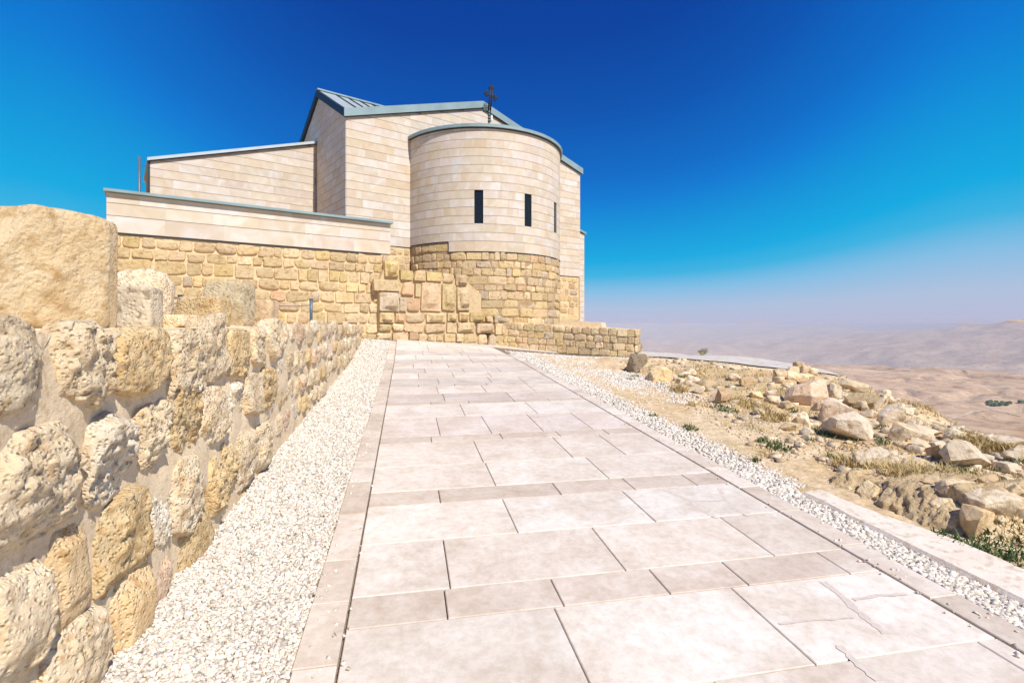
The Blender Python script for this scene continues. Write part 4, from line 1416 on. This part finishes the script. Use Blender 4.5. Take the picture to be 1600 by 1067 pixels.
# ------------------------------------------------------------------ bank of packed earth and stone beside the slab
bank = empty('rubble_bank', (*xy(3.4, 3.7), .2))
tag(bank, 'broken bank of packed earth and ochre stone just behind the kerb slab', 'bank')
A_, B_ = Vector((*xy(4.18, 3.44), 0)), Vector((*xy(2.86, 3.62), 0))
BU = (B_ - A_).normalized(); BN = Vector((BU.y, -BU.x, 0)); BL = (B_ - A_).length
nn_ = 110; kk_ = 36; V = []
for i in range(nn_ + 1):
    s = BL * i / nn_
    for k in range(kk_ + 1):
        t = k / kk_
        g = float(surf(*pq(*(A_ + BU * s).xy)))
        hgt = .235 * min(s / 1.15, 1) * (1 + .12 * float(vnoise(np.array([[s * 5, 3, 1]]), 7)[0]))
        V.append((s, g - .1 + (hgt + .1) * min(t / .7, 1), 0 if t < .7 else (t - .7) / .3))
V = np.array(V)
nz = fbm(np.stack([V[:, 0] * 6, V[:, 1] * 9, V[:, 2]], -1), 5, 131, .62) * .05 + fbm(np.stack([V[:, 0] * 26, V[:, 1] * 26, V[:, 2] * 8], -1), 3, 133) * .018
zb_l = np.minimum(np.maximum(np.tile(np.arange(kk_ + 1) / kk_, nn_ + 1) / .7, 0), 1)
out = .57 * nz + .05 - V[:, 2] * .7 - .35 * zb_l 
X = A_.x + BU.x * V[:, 0] + BN.x * out; Y = A_.y + BU.y * V[:, 0] + BN.y * out
Zb = V[:, 1] + .82 * nz * .8
Ff = np.array([(i * (kk_ + 1) + k, i * (kk_ + 1) + k + 1, (i + 1) * (kk_ + 1) + k + 1, (i + 1) * (kk_ + 1) + k) for i in range(nn_) for k in range(kk_)])[:, ::-1]
bm_ = put('earth_face', mesh_quads('earth_face', np.stack([X, Y, Zb], -1), Ff, True), M['bankearth'])
world_child(bm_, bank)
rs = np.random.RandomState(91)
for s_, f_, w_, h_ in ((.80, .55, .15, .27), (.99, .55, .17, .29), (1.20, .60, .16, .22), (.60, .70, .15, .14), (.42, .55, .13, .10), (1.10, .2, .13, .10)):
    P, Fq = course_stone(950 + int(s_ * 100), w_, h_, .10, (14, 14, 5), 5, .10, .0, ragged=.25)
    o = put('stone', mesh_quads('bank_stone', P, Fq, True, 60), M['blockstone'], None, (1.06, 1.03, .92))
    bxy = A_ + BU * s_
    g = float(surf(*pq(bxy.x, bxy.y)))
    N_ = BN * .57 + ZV * .82
    o.location = Vector((bxy.x, bxy.y, g - .1 + (.235 * min(s_ / 1.15, 1) + .1) * f_)) + BN * (.05 - .35 * f_) - N_ * .088
    o.rotation_euler = (-.96 + rs.uniform(-.08, .08), rs.uniform(-.2, .2), math.atan2(BU.y, BU.x))
    world_child(o, bank)

# ------------------------------------------------------------------ blocks lying on the terrace behind the retaining wall
def at_depth(px, py, D):
    a, c = (px - CX) / F, (HZ - py) / F
    return Vector((a * D, D, EYE + c * D))
def loose_block(name, label, cat, px0, px1, py0, D, depth, mat, col, seed, k=8, rough=.05, rot=0, n=16, cuts=4, hard=.9, group=None, base=None, pit=0):
    w = (px1 - px0) / F * D
    zb = EYE - .05 if base is None else base
    h = EYE + (HZ - py0) / F * D - zb
    P, Fq = rock_pts(seed, w, depth, h, n, cuts, rough, k, hard)
    o = put(name, mesh_quads(name, P, Fq, True, 40), mat, None, col)
    a = ((px0 + px1) / 2 - CX) / F
    o.location = (a * D, D, zb)
    o.rotation_euler = (0, 0, rot)
    tag(o, label, cat, group)
    return o
loose_block('stone_block', 'huge rough cream block with an ochre broken corner resting on the retaining wall', 'stone', -110, 132, 334, 3.05, .62, M['blockstone'], (1.08, 1.02, .92), 503, k=14, rough=.035, rot=R(-20), n=46, cuts=4, hard=1.16)
loose_block('stone_pillar', 'tall narrow stone standing right behind the huge cream block', 'stone', 140, 171, 346, 3.55, .22, M['wallstone'], (.95, .9, .8), 502, k=12, rough=.03, rot=R(15), n=16, cuts=2, hard=1.1)
loose_block('boulder', 'pale pitted boulder rising behind the flat grey stone on the terrace', 'stone', 186, 263, 423, 4.5, .36, M['wallstone'], (1.08, 1.08, 1.1), 503, k=3.6, rough=.09, n=22, cuts=6, hard=.95)
loose_block('stone_slab', 'flat faced grey stone with a slanted edge leaning against the pale boulder', 'stone', 163, 243, 449, 4.05, .22, M['greystone'], (1.12, 1.12, 1.12), 504, k=10, rough=.03, rot=R(8), n=18, cuts=3, hard=1.0)
loose_block('stone_block', 'long low tan block in front of the grey stub of a column', 'stone', 282, 353, 465, 5.2, .26, M['wallstone'], (.96, .88, .7), 505, k=9, rough=.05, n=16, cuts=2, hard=1.1)
loose_block('column_stub', 'upright grey weathered stub of a column on the terrace edge', 'column', 331, 389, 442, 6.0, .40, M['greystone'], (1.22, 1.18, 1.02), 506, k=7, rough=.05, n=18, cuts=3, hard=1.05)
loose_block('stone_block', 'small square stone lying right of the grey column stub', 'stone', 390, 430, 470, 6.4, .26, M['rubble'], (1.15, 1.15, 1.3), 507, k=9, rough=.05, n=10, cuts=2, hard=1.0)
loose_block('stone_block', 'low pale stone on the wall top left of the tan stone standing proud of it', 'stone', 268, 300, 492, 4.6, .3, M['wallstone'], (1.1, 1.06, 1.0), 508, k=7, rough=.05, n=10, cuts=2, hard=1.0)
def post(px, pytop, D, label):
    t = at_depth(px, pytop, D)
    zb = EYE - .06
    o = empty('metal_post', (t.x, t.y, zb)); tag(o, label, 'post', 'blue grey metal posts on the terrace')
    mb = MB().tube([(0, 0, 0), (0, 0, t.z - zb)], .028, 10); put('shaft', mesh_of('shaft', mb.v, mb.f, True), M['post'], o)
    mb = MB().tube([(0, 0, t.z - zb - .001), (0, 0, t.z - zb + .012)], .033, 10); put('cap', mesh_of('cap', mb.v, mb.f, True), M['dark'], o)
    mb = MB().tube([(0, 0, t.z - zb - .10), (-.28, .02, t.z - zb - .125), (-.6, .04, t.z - zb - .12)], .007, 6); put('cable', mesh_of('cable', mb.v, mb.f, True), M['post'], o)
post(281.5, 462, 7.4, 'short blue grey metal post seen above the long tan block')
post(486, 468, 9.6, 'blue grey metal post standing before the ochre rubble of the long wall')

# ------------------------------------------------------------------ iron cross on the apse roof
cb = Vector((-.90, 20.5, Z(7.76)))
cross = empty('cross', cb)
tag(cross, 'dark wrought iron cross with budded ends on a short mast above the apse', 'cross')
def ring(mb, c, r, t, U, W, n=12):
    mb.tube([c + (U * math.cos(2 * math.pi * k / n) + W * math.sin(2 * math.pi * k / n)) * r for k in range(n + 1)], t, 5)
CU = Vector((.93, .37, 0)).normalized(); CW = ZV
mb = MB().tube([(0, 0, 0), (0, 0, .28), (.0, 0, .62)], [.05, .035, .04], 8)
for k in range(5):
    mb.tube([(0, 0, .1 + k * .11), (0, 0, .125 + k * .11)], .062, 8)
put('mast', mesh_of('mast', mb.v, mb.f, True), M['lichen_iron'], cross)
mb = MB()
top = Vector((.09, .03, 1.52)); mid = Vector((.07, .03, 1.22)); low = Vector((.0, 0, .58))
for off in (-.045, .045):
    mb.tube([low + CU * off, mid + CU * off, top + CU * off], .03, 6)
for k in range(9):
    q0 = low.lerp(top, k / 9); q1 = low.lerp(top, (k + 1) / 9)
    mb.tube([q0 - CU * .045, q1 + CU * .045], .013, 5); mb.tube([q0 + CU * .045, q1 - CU * .045], .013, 5)
put('upright', mesh_of('upright', mb.v, mb.f, True), M['iron'], cross)
for sgn in (-1, 1):
    mb = MB()
    ctr = mid + ZV * (.10 if sgn < 0 else -.02)
    mb.tube([mid, mid + CU * sgn * .14 + ZV * (.05 if sgn < 0 else -.03)], .028, 6)
    e = mid + CU * sgn * .17 + ZV * (.07 if sgn < 0 else -.04)
    for dv in (CU * sgn * .055, ZV * .06, -ZV * .06):
        ring(mb, e + dv, .042, .027, CU, CW)
    put('arm', mesh_of('arm', mb.v, mb.f, True), M['iron'], cross)
mb = MB()
for dv in (ZV * .09, CU * .06 + ZV * .02, -CU * .06 + ZV * .02):
    ring(mb, top + dv, .045, .028, CU, CW)
put('finial', mesh_of('finial', mb.v, mb.f, True), M['iron'], cross)
mb = MB(); rs = np.random.RandomState(7)
e = Vector((-.12, -.03, .70))
mb.tube([(0, 0, .55), e], .03, 6)
for k in range(9):
    a = k * 2.4; d = .05 + .11 * (k / 9)
    ring(mb, e + CU * math.cos(a) * d + ZV * (math.sin(a) * d + .03), .045, .025, CU, CW, 9)
put('scroll', mesh_of('scroll', mb.v, mb.f, True), M['lichen_iron'], cross)

# ------------------------------------------------------------------ road on the hill shoulder
rv_ = []
rps = np.linspace(9.9, 19, 70)
for p in rps:
    qi = float(np.interp(p, RDPP, RDQQ)) + .05 * float(vnoise(np.array([[p * 2, 1, 1]]), 2)[0]); qo = float(np.interp(p, QSP, QSQ)) + .1
    for k in range(9):
        q = qi + (qo - qi) * k / 8
        x, y = xy(p, q); rv_.append((x, y, H1(x, y) + .03))
road = put('road', mesh_of('road', rv_, [(i * 9 + k, i * 9 + k + 1, (i + 1) * 9 + k + 1, (i + 1) * 9 + k) for i in range(len(rps) - 1) for k in range(8)], True), M['roadtop'])
road['kind'] = 'structure'

# ------------------------------------------------------------------ rocks on the slope
GROUPR = 'limestone rocks on the dry slope'
def rock(px, pyb, wpx, hpx, label, col=(1, 1, 1), seed=0, k=3.0, cuts=9, depth=.8, mat='rock', rot=None, sink=.16, n=10, hard=.72, tilt=(0, 0), rough=.045, group=GROUPR):
    k = k * 2.2; cuts = cuts + 5; hard = hard - .10; n = max(n, 14)
    P0, D = ground_at(px, pyb)
    w, h = wpx / F * D * .86, hpx / F * D * .92
    rs_ = np.random.RandomState(seed + 5)
    P, Fq = rock_pts(seed, w * 1.05, w * depth, h * (1 + sink), n, cuts, rough, k, hard)
    o = put('rock', mesh_quads('rock', P, Fq, True, 22), M[mat], None, col)
    d = Vector((P0.x, P0.y, 0)).normalized() * (w * depth * .35)
    o.location = (P0.x + d.x, P0.y + d.y, P0.z - h * sink)
    o.rotation_euler = (tilt[0], tilt[1], rs_.uniform(-.4, .4) if rot is None else rot)
    tag(o, label, 'rock', group)
    return o
rock(993, 583, 40, 32, 'dark brown rounded boulder at the foot of the low ruined wall', (.62, .55, .48), 601, 3.2, 6, mat='greystone', n=14)
rock(1028, 598, 40, 31, 'smooth tan boulder beside the dark brown one at the gravel edge', (.98, .86, .64), 602, 3.0, 5, n=14, hard=.85)
rock(1131, 630, 32, 27, 'brown faceted rock alone on the dry slope below the road', (.74, .62, .5), 603, 3, 9)
rock(1330, 690, 86, 50, 'largest white boulder of the slope, with a cracked left end', (1.12, 1.1, 1.1), 604, 4.2, 8, n=20, hard=.85, rot=.12)
rock(1362, 734, 53, 38, 'pale wedge shaped rock lying alone above the broken bank', (1.05, 1.0, .92), 605, 3.4, 8, n=14, rot=-.3, hard=.66)
rock(1497, 733, 80, 50, 'big leaning grey rock with a dark hollow on its left side', (.98, .95, .9), 606, 3.4, 8, n=18, rot=.25, hard=.68)
rock(1463, 718, 28, 26, 'small upright brown rock touching the big leaning grey rock', (.8, .68, .54), 607, 3.2, 7, n=10)
rock(1520, 843, 84, 62, 'large ochre rock with a pointed dark left face near the right edge', (1.0, .88, .68), 608, 3.2, 8, n=20, rot=.3, hard=.68)
rock(1480, 806, 58, 34, 'low pale rock tucked in left of the pointed ochre rock', (1.08, 1.0, .9), 609, 4, 7, n=14, hard=.8)
rock(1548, 803, 84, 38, 'long flat topped pale block behind the pointed ochre rock', (1.08, 1.02, .92), 610, 5, 6, n=14, hard=.9)
rock(1596, 812, 44, 36, 'grey rock cut by the right edge of the photo beside the long pale block', (.86, .82, .8), 611, 3.2, 8, n=12)
rock(1490, 776, 66, 28, 'tan slab at the end of the broken bank', (1.05, .93, .75), 612, 4, 6, n=12)
rock(1260, 636, 62, 52, 'tall pinkish rock leaning at the left of the white boulder heap', (1.0, .88, .82), 613, 3.4, 8, n=16, rot=.4)
rock(1306, 662, 62, 46, 'grey pink rock just behind the largest white boulder', (.95, .86, .82), 614, 3.4, 8, n=14)
rock(1300, 622, 28, 30, 'upright pale rock behind the tall pinkish one', (1.06, 1.04, 1.0), 615, 3.2, 8)
rock(1331, 613, 46, 24, 'flat pale slab lying on top at the crest of the heap', (1.02, .96, .84), 616, 4.5, 7)
rock(1342, 640, 66, 26, 'long grey brown slab across the middle of the heap', (.78, .72, .6), 617, 4, 7, n=12)
rock(1372, 640, 40, 34, 'pale pointed rock at the right end of the long grey slab', (1.05, 1.04, 1.02), 618, 3, 9)
rock(1394, 665, 46, 38, 'round topped white rock on the crest right of the largest boulder', (1.1, 1.06, 1.0), 619, 3, 6, n=12, hard=.85)
rock(1410, 690, 44, 30, 'rounded cream rock in front of the round topped white rock', (1.05, .98, .86), 620, 3, 6, n=12, hard=.85)
rock(1432, 684, 50, 24, 'low pale rock going down the crest', (1.08, 1.04, .98), 621, 3.6, 7)
rock(1254, 664, 32, 22, 'square cream block with a dark base left of the largest boulder', (1.06, 1.0, .9), 622, 5, 6)
rock(1204, 622, 28, 14, 'low cream rock on the slope under the stone pile', (1.06, 1.0, .92), 623, 3.2, 7)
rock(1250, 662, 20, 12, 'little brown rock beside the square cream block', (.8, .7, .55), 624, 3.2, 7)
rock(1230, 675, 26, 14, 'low ochre rock left of the square cream block', (.95, .84, .62), 625, 3.2, 7)
rock(1562, 700, 60, 18, 'flat pale rock on the far crest near the right edge', (1.06, 1.02, .98), 626, 4, 6)
rock(1540, 690, 40, 14, 'thin pale slab on the crest above the big leaning grey rock', (1.06, 1.02, .98), 627, 4, 6)
rock(1590, 716, 50, 18, 'pale rock at the right edge upon the crest', (1.04, 1.0, .94), 628, 4, 6)
rock(1410, 796, 34, 16, 'small cream rock at the right foot of the broken bank', (1.02, .96, .84), 629, 3.4, 7)
rock(1540, 764, 30, 26, 'brown upright rock above the long pale block', (.82, .70, .55), 630, 3.2, 8)
rock(1512, 752, 30, 14, 'low tan rock below the big leaning grey rock', (1.02, .92, .78), 631, 3.2, 8)
rock(1575, 760, 34, 18, 'cream rock near the right edge above the grey one', (1.05, 1.0, .9), 632, 3.2, 8)
rock(1100, 604, 40, 14, 'flat brown rock on the slope below the road', (.86, .76, .6), 633, 3.6, 8)
rock(1085, 597, 24, 14, 'pale rock left of the flat brown one below the road', (1.05, 1.0, .94), 634, 3.2, 8)
rock(1170, 602, 40, 13, 'half buried brown rock under the stone pile', (.84, .72, .55), 635, 3.6, 8)
rock(1440, 706, 40, 20, 'cream rock with a flat top just left of the small upright brown rock', (1.05, 1.0, .9), 641, 4, 7)
rock(1285, 640, 30, 16, 'small tan rock wedged between the pinkish rock and the heap', (.98, .88, .74), 642, 3.4, 7)
rock(1355, 655, 30, 18, 'small grey rock right above the middle of the largest white boulder', (.9, .86, .8), 643, 3.4, 7)
rock(1383, 630, 26, 16, 'small pale rock on the crest behind the pale pointed rock', (1.05, 1.0, .94), 644, 3.4, 7)
rock(1455, 682, 34, 15, 'cream rock half sunk in the crest left of the thin pale slab', (1.05, 1.0, .9), 645, 3.4, 7)
rock(1480, 700, 30, 16, 'pale rock on the crest just above the small upright brown rock', (1.05, 1.02, .96), 646, 3.4, 7)
rock(1228, 640, 30, 16, 'flat tan rock on the slope left of the tall pinkish rock', (1.0, .92, .76), 647, 3.6, 7)
rock(1180, 622, 26, 13, 'ochre rock below the half buried brown rock', (1.0, .88, .66), 648, 3.4, 7)
rock(1070, 590, 26, 12, 'pale rock on the slope nearest to the white road', (1.04, 1.0, .92), 649, 3.4, 7)
rock(1150, 596, 26, 12, 'grey rock left of the stone pile on the road edge', (.9, .85, .76), 650, 3.4, 7)
rock(1535, 728, 40, 20, 'pale rock at the right foot of the big leaning grey rock', (1.06, 1.02, .95), 651, 3.6, 7)
rock(1575, 740, 44, 20, 'flat pale rock between the big leaning grey rock and the right edge', (1.06, 1.0, .92), 652, 4, 7)
rock(1455, 760, 34, 18, 'tan rock standing behind the tan slab of the bank', (1.0, .9, .74), 653, 3.4, 7)
rock(1585, 780, 40, 24, 'ochre rock at the right edge above the grey one', (1.0, .88, .68), 654, 3.4, 7)
# the dry stone pile at the end of the road
PILE = [(1222, 590, 20, 13), (1237, 594, 22, 14), (1252, 597, 24, 13), (1268, 597, 18, 14), (1218, 598, 18, 10), (1232, 602, 22, 10), (1262, 584, 20, 13), (1246, 584, 18, 12), (1274, 588, 14, 12), (1256, 575, 15, 10)]
for k, (a, b, w, h) in enumerate(PILE):
    P0, D = ground_at(1245, 602)
    lift = max(0, (602 - b)) / F * D
    w_, h_ = w / F * D, h / F * D
    P, Fq = rock_pts(700 + k, w_, w_ * .9, h_ * 1.15, 8, 7, .05, 3.4, .8)
    o = put('pile_stone', mesh_quads('pile_stone', P, Fq, True, 35), M['rock'], None, (.95 + .1 * (k % 3), .86 + .1 * (k % 3), .72 + .08 * (k % 3)))
    o.location = ((a - CX) / F * D, D + .02 * (k % 4) + lift * .5, P0.z + lift - .02)
    tag(o, 'brown stone of the small dry stone pile at the end of the white road', 'stone', 'stones of the small dry pile')
# scattered small stones that one can count
rs = np.random.RandomState(141)
SM = []
for k in range(5):
    P, Fq = rock_pts(760 + k, 1, .9, .7, 7, 7, .06, 3.2, .75)
    m = mesh_quads('small_rock', P, Fq, True, 35); m.materials.append(M['rock']); SM.append(m)
cnt = 0
while cnt < 85:
    px, py = rs.uniform(1040, 1600), rs.uniform(578, 860)
    P0, D = ground_at(px, py)
    p, q = pq(P0.x, P0.y)
    if p > 9.6 and q > float(np.interp(p, RDPP, RDQQ)) - .1: continue
    if D > 25 or q < float(QG(min(p, 16))) + .25 or (2.4 < p < 4.6 and q < 3.95) or q < 3.7: continue
    crest = 1 if py < 600 + (px - 1200) * .25 else 0
    w = rs.uniform(8, 26) / F * D * (1.2 if q > 5.2 else .8)
    o = put('small_rock', SM[rs.randint(5)], None, None, (lambda f: (f, f * .96, f * .88))(rs.uniform(.85, 1.12)))
    o.location = (P0.x, P0.y, P0.z - w * .12); o.rotation_euler = (rs.uniform(-.2, .2), rs.uniform(-.2, .2), rs.uniform(0, 6.28))
    o.scale = (w, w * rs.uniform(.7, 1), w * rs.uniform(.6, 1))
    tag(o, 'small pale stone lying loose among dry grass on the right hand slope', 'stone', 'small loose stones on the slope')
    cnt += 1

# grit on the slope (too many to count)
def slope_points(n, r, qmin=3.3, rmax=22):
    x = []; y = []
    while len(x) < n:
        D = 2.2 * (rmax / 2.2) ** r.uniform(); a = r.uniform(.12, 1.25)
        p, q = pq(a * D, D)
        if q < max(float(QG(min(p, 16))), qmin) - .1 or (p < 4.5 and q < 3.95) or q > 11: continue
        if p > 9.6 and q > float(np.interp(p, RDPP, RDQQ)) - .1: continue
        x.append(a * D); y.append(D)
    return np.array(x), np.array(y)
def grit(name, n, seed, size):
    r = np.random.RandomState(seed)
    x, y = slope_points(n, r)
    s = size * r.uniform(.3, 1.3, n) * (.6 + .05 * np.hypot(x, y))
    base = np.array([(-1, -1, -1), (1, -1, -1), (1, 1, -1), (-1, 1, -1), (-1, -1, 1), (1, -1, 1), (1, 1, 1), (-1, 1, 1)], float) * .5
    B = base[None] * (1 + r.uniform(-.5, .3, (n, 8, 3))) * np.array([1.2, 1, .7])
    ang = r.uniform(0, 6.28, n); ca, sa = np.cos(ang), np.sin(ang)
    X = B[..., 0] * ca[:, None] - B[..., 1] * sa[:, None]; Yv = B[..., 0] * sa[:, None] + B[..., 1] * ca[:, None]
    B = np.stack([X, Yv, B[..., 2]], -1) * s[:, None, None] + np.stack([x, y, H(x, y) + s * .1], -1)[:, None]
    fb = np.array([(3, 2, 1, 0), (4, 5, 6, 7), (0, 1, 5, 4), (1, 2, 6, 5), (2, 3, 7, 6), (3, 0, 4, 7)])
    o = put(name, quad_mesh_np(name, B.reshape(-1, 3), (fb[None] + (np.arange(n) * 8)[:, None, None]).reshape(-1, 4)), M['rubblegrit'])
    o['kind'] = 'stuff'
M['rubblegrit'] = stone_mat('loose_grit', (.72, .60, .45), (.60, .46, .30), (.42, .30, .18), 6, .4, 40, var=.35, coords='World', island=True, bdist=.01)
grit('rubble', 8000, 151, .024)
grit('rubble', 380, 152, .085)

# ------------------------------------------------------------------ grass and weeds
def blades(name, pts, n_each, hgt, spread, mat, seed, wid=.004, lean=.5):
    r = np.random.RandomState(seed)
    V = []; n = 0
    X = []; Y = []
    for (x, y, k) in pts:
        m = max(1, int(n_each * k))
        ang = r.uniform(0, 6.28, m); rad = spread * k * np.sqrt(r.uniform(size=m))
        X.append(x + np.cos(ang) * rad); Y.append(y + np.sin(ang) * rad)
    X = np.concatenate(X); Y = np.concatenate(Y); n = len(X)
    Zg = H(X, Y) - .005
    h = hgt * r.uniform(.4, 1.2, n); a = r.uniform(0, 6.28, n); l = h * lean * r.uniform(.2, 1.2, n)
    w = wid * r.uniform(.6, 1.5, n) * (1 + .06 * np.hypot(X, Y))
    dx, dy = np.cos(a), np.sin(a)
    b0 = np.stack([X - dy * w, Y + dx * w, Zg], -1); b1 = np.stack([X + dy * w, Y - dx * w, Zg], -1)
    m0 = np.stack([X + dx * l * .35 - dy * w * .8, Y + dy * l * .35 + dx * w * .8, Zg + h * .6], -1)
    m1 = np.stack([X + dx * l * .35 + dy * w * .8, Y + dy * l * .35 - dx * w * .8, Zg + h * .6], -1)
    tp = np.stack([X + dx * l, Y + dy * l, Zg + h], -1)
    V = np.stack([b0, b1, m1, m0, tp], 1).reshape(-1, 3)
    base = np.arange(n)[:, None] * 5
    tri = np.concatenate([base + np.array([[0, 1, 2]]), base + np.array([[0, 2, 3]]), base + np.array([[3, 2, 4]])])
    o = put(name, quad_mesh_np(name, V, tri), mat)
    o['kind'] = 'stuff'
    return o
r = np.random.RandomState(161)
gx, gy = slope_points(900, r, 3.6, 18)
den = n2(gx, gy, 1.2, 3, 171)
pts = [(x, y, float(np.clip(.6 + d, .1, 1.4))) for x, y, d in zip(gx, gy, den) if d > -.15]
blades('grass', pts, 26, .085, .13, M['drygrass'], 163, .0022, .9)
GREEN = [(1300 + 0, 0, 0)]
gp = []
for px, py, k in ((992, 590, 1.1), (985, 594, .8), (1020, 652, .6), (1075, 668, .6), (1080, 672, .7), (1131, 640, 1.0), (1145, 645, .9), (1120, 636, .7), (1205, 700, 1.0), (1215, 697, 1.0), (1225, 704, .7),
                  (1290, 680, 1.2), (1285, 672, 1.0), (1375, 668, .9), (1490, 735, 1.0), (1508, 742, .7), (1380, 690, .8), (1240, 645, .6), (1300, 715, .6), (1320, 720, .5),
                  (1500, 850, 1.0), (1530, 857, 1.0), (1560, 868, .8), (1590, 880, .8), (1598, 870, .7), (1545, 848, .7), (1478, 840, .8), (1580, 850, .8), (1600, 840, .9), (1330, 690, .8), (1265, 690, .5),
                  (1560, 735, .6), (1590, 725, .8), (1440, 680, .7), (1450, 700, .5), (1065, 590, .6), (1098, 598, .5), (1180, 720, .5), (1190, 690, .6)):
    P0, D = ground_at(px, py)
    gp.append((P0.x, P0.y, k))
blades('weeds', gp, 55, .06, .11, M['green'], 173, .004, 1.0)
gp2 = []
for px, py, k in ((1420, 742, 1.6), (1440, 746, 1.4), (1400, 744, 1.0), (1470, 750, 1.0), (1180, 640, 1.0), (1160, 630, .8), (1210, 655, 1.0), (1330, 730, .8), (1060, 612, .8), (1530, 700, 1.2), (1570, 705, 1.2), (1500, 690, .8)):
    P0, D = ground_at(px, py); gp2.append((P0.x, P0.y, k))
blades('grass', gp2, 240, .12, .2, M['drygrass'], 177, .003, 1.3)
def shrub(px, py, D, wpx, hpx, label, mat):
    base = Vector(((px - CX) / F * D, D, 0)); base.z = H1(base.x, base.y)
    top = EYE + (HZ - (py - hpx)) / F * D
    w = wpx / F * D; h = max(top - base.z, .15)
    s = empty('shrub', base); tag(s, label, 'shrub')
    r = np.random.RandomState(int(px)); mb = MB(); lf = []
    tips = []
    for k in range(9):
        a = r.uniform(0, 6.28); e = Vector((math.cos(a) * w * .5 * r.uniform(.3, 1), math.sin(a) * w * .5 * r.uniform(.3, 1), h * r.uniform(.55, 1)))
        mb.tube([(0, 0, -.05), e * .5 + Vector((0, 0, h * .1)), e], [.012, .008, .004], 5); tips += [e, e * .75 + Vector((0, 0, h * .06))]
    put('stem', mesh_of('stem', mb.v, mb.f), M['drygrass'], s)
    lb = MB()
    for t in tips:
        for k in range(14):
            c = t + Vector(r.normal(size=3)) * w * .09
            u = Vector(r.normal(size=3)).normalized() * w * .05; v_ = u.orthogonal().normalized() * w * .028
            lb.add([c - u, c + v_, c + u, c - v_], [(0, 1, 2, 3)])
    put('foliage', mesh_of('foliage', lb.v, lb.f), mat, s)
shrub(1097, 554, 17.0, 17, 9, 'small dark green shrub on the far edge of the white road', M['green'])
shrub(1001, 543, 19.0, 13, 8, 'thin dry shrub beside the end of the low ruined wall', M['greystone'])

# far down on the plateau: a dark grove of trees and a pale track
r = np.random.RandomState(191); GB = MB()
for k in range(24):
    px, py = 1566 + r.normal() * 13, 632 + r.normal() * 1.6
    P0, D = ground_at(px, py)
    if D < 300: continue
    P, Fq = rock_pts(800 + k % 7, 8 * r.uniform(.6, 1.3), 8, 6 * r.uniform(.6, 1.3), 4, 0, .25, 2.2, .9)
    GB.add(P + np.array([P0.x, P0.y, P0.z - 1]), Fq)
grove = GB.build('trees', M['green']); grove['kind'] = 'stuff'
tv = []
line = [(1440, 668), (1490, 655), (1520, 645), (1550, 641), (1600, 652)]
tp_ = []
for a, b in zip(line[:-1], line[1:]):
    for t in np.linspace(0, 1, 12, endpoint=False): tp_.append((a[0] + (b[0] - a[0]) * t, a[1] + (b[1] - a[1]) * t))
gp3 = [ground_at(a, b) for a, b in tp_]
gp3 = [g[0] for g in gp3 if g[1] > 300]
for i, P0 in enumerate(gp3):
    t = (gp3[min(i + 1, len(gp3) - 1)] - gp3[max(i - 1, 0)]); t.z = 0; t.normalize(); nn = Vector((t.y, -t.x, 0))
    for sg in (-2.2, 2.2):
        Q = P0 + nn * sg; tv.append((Q.x, Q.y, H1(Q.x, Q.y) + 1.2))
trk = put('track', mesh_of('track', tv, [(2 * i, 2 * i + 2, 2 * i + 3, 2 * i + 1) for i in range(len(gp3) - 1)]), M['trackdust']); trk['kind'] = 'structure'
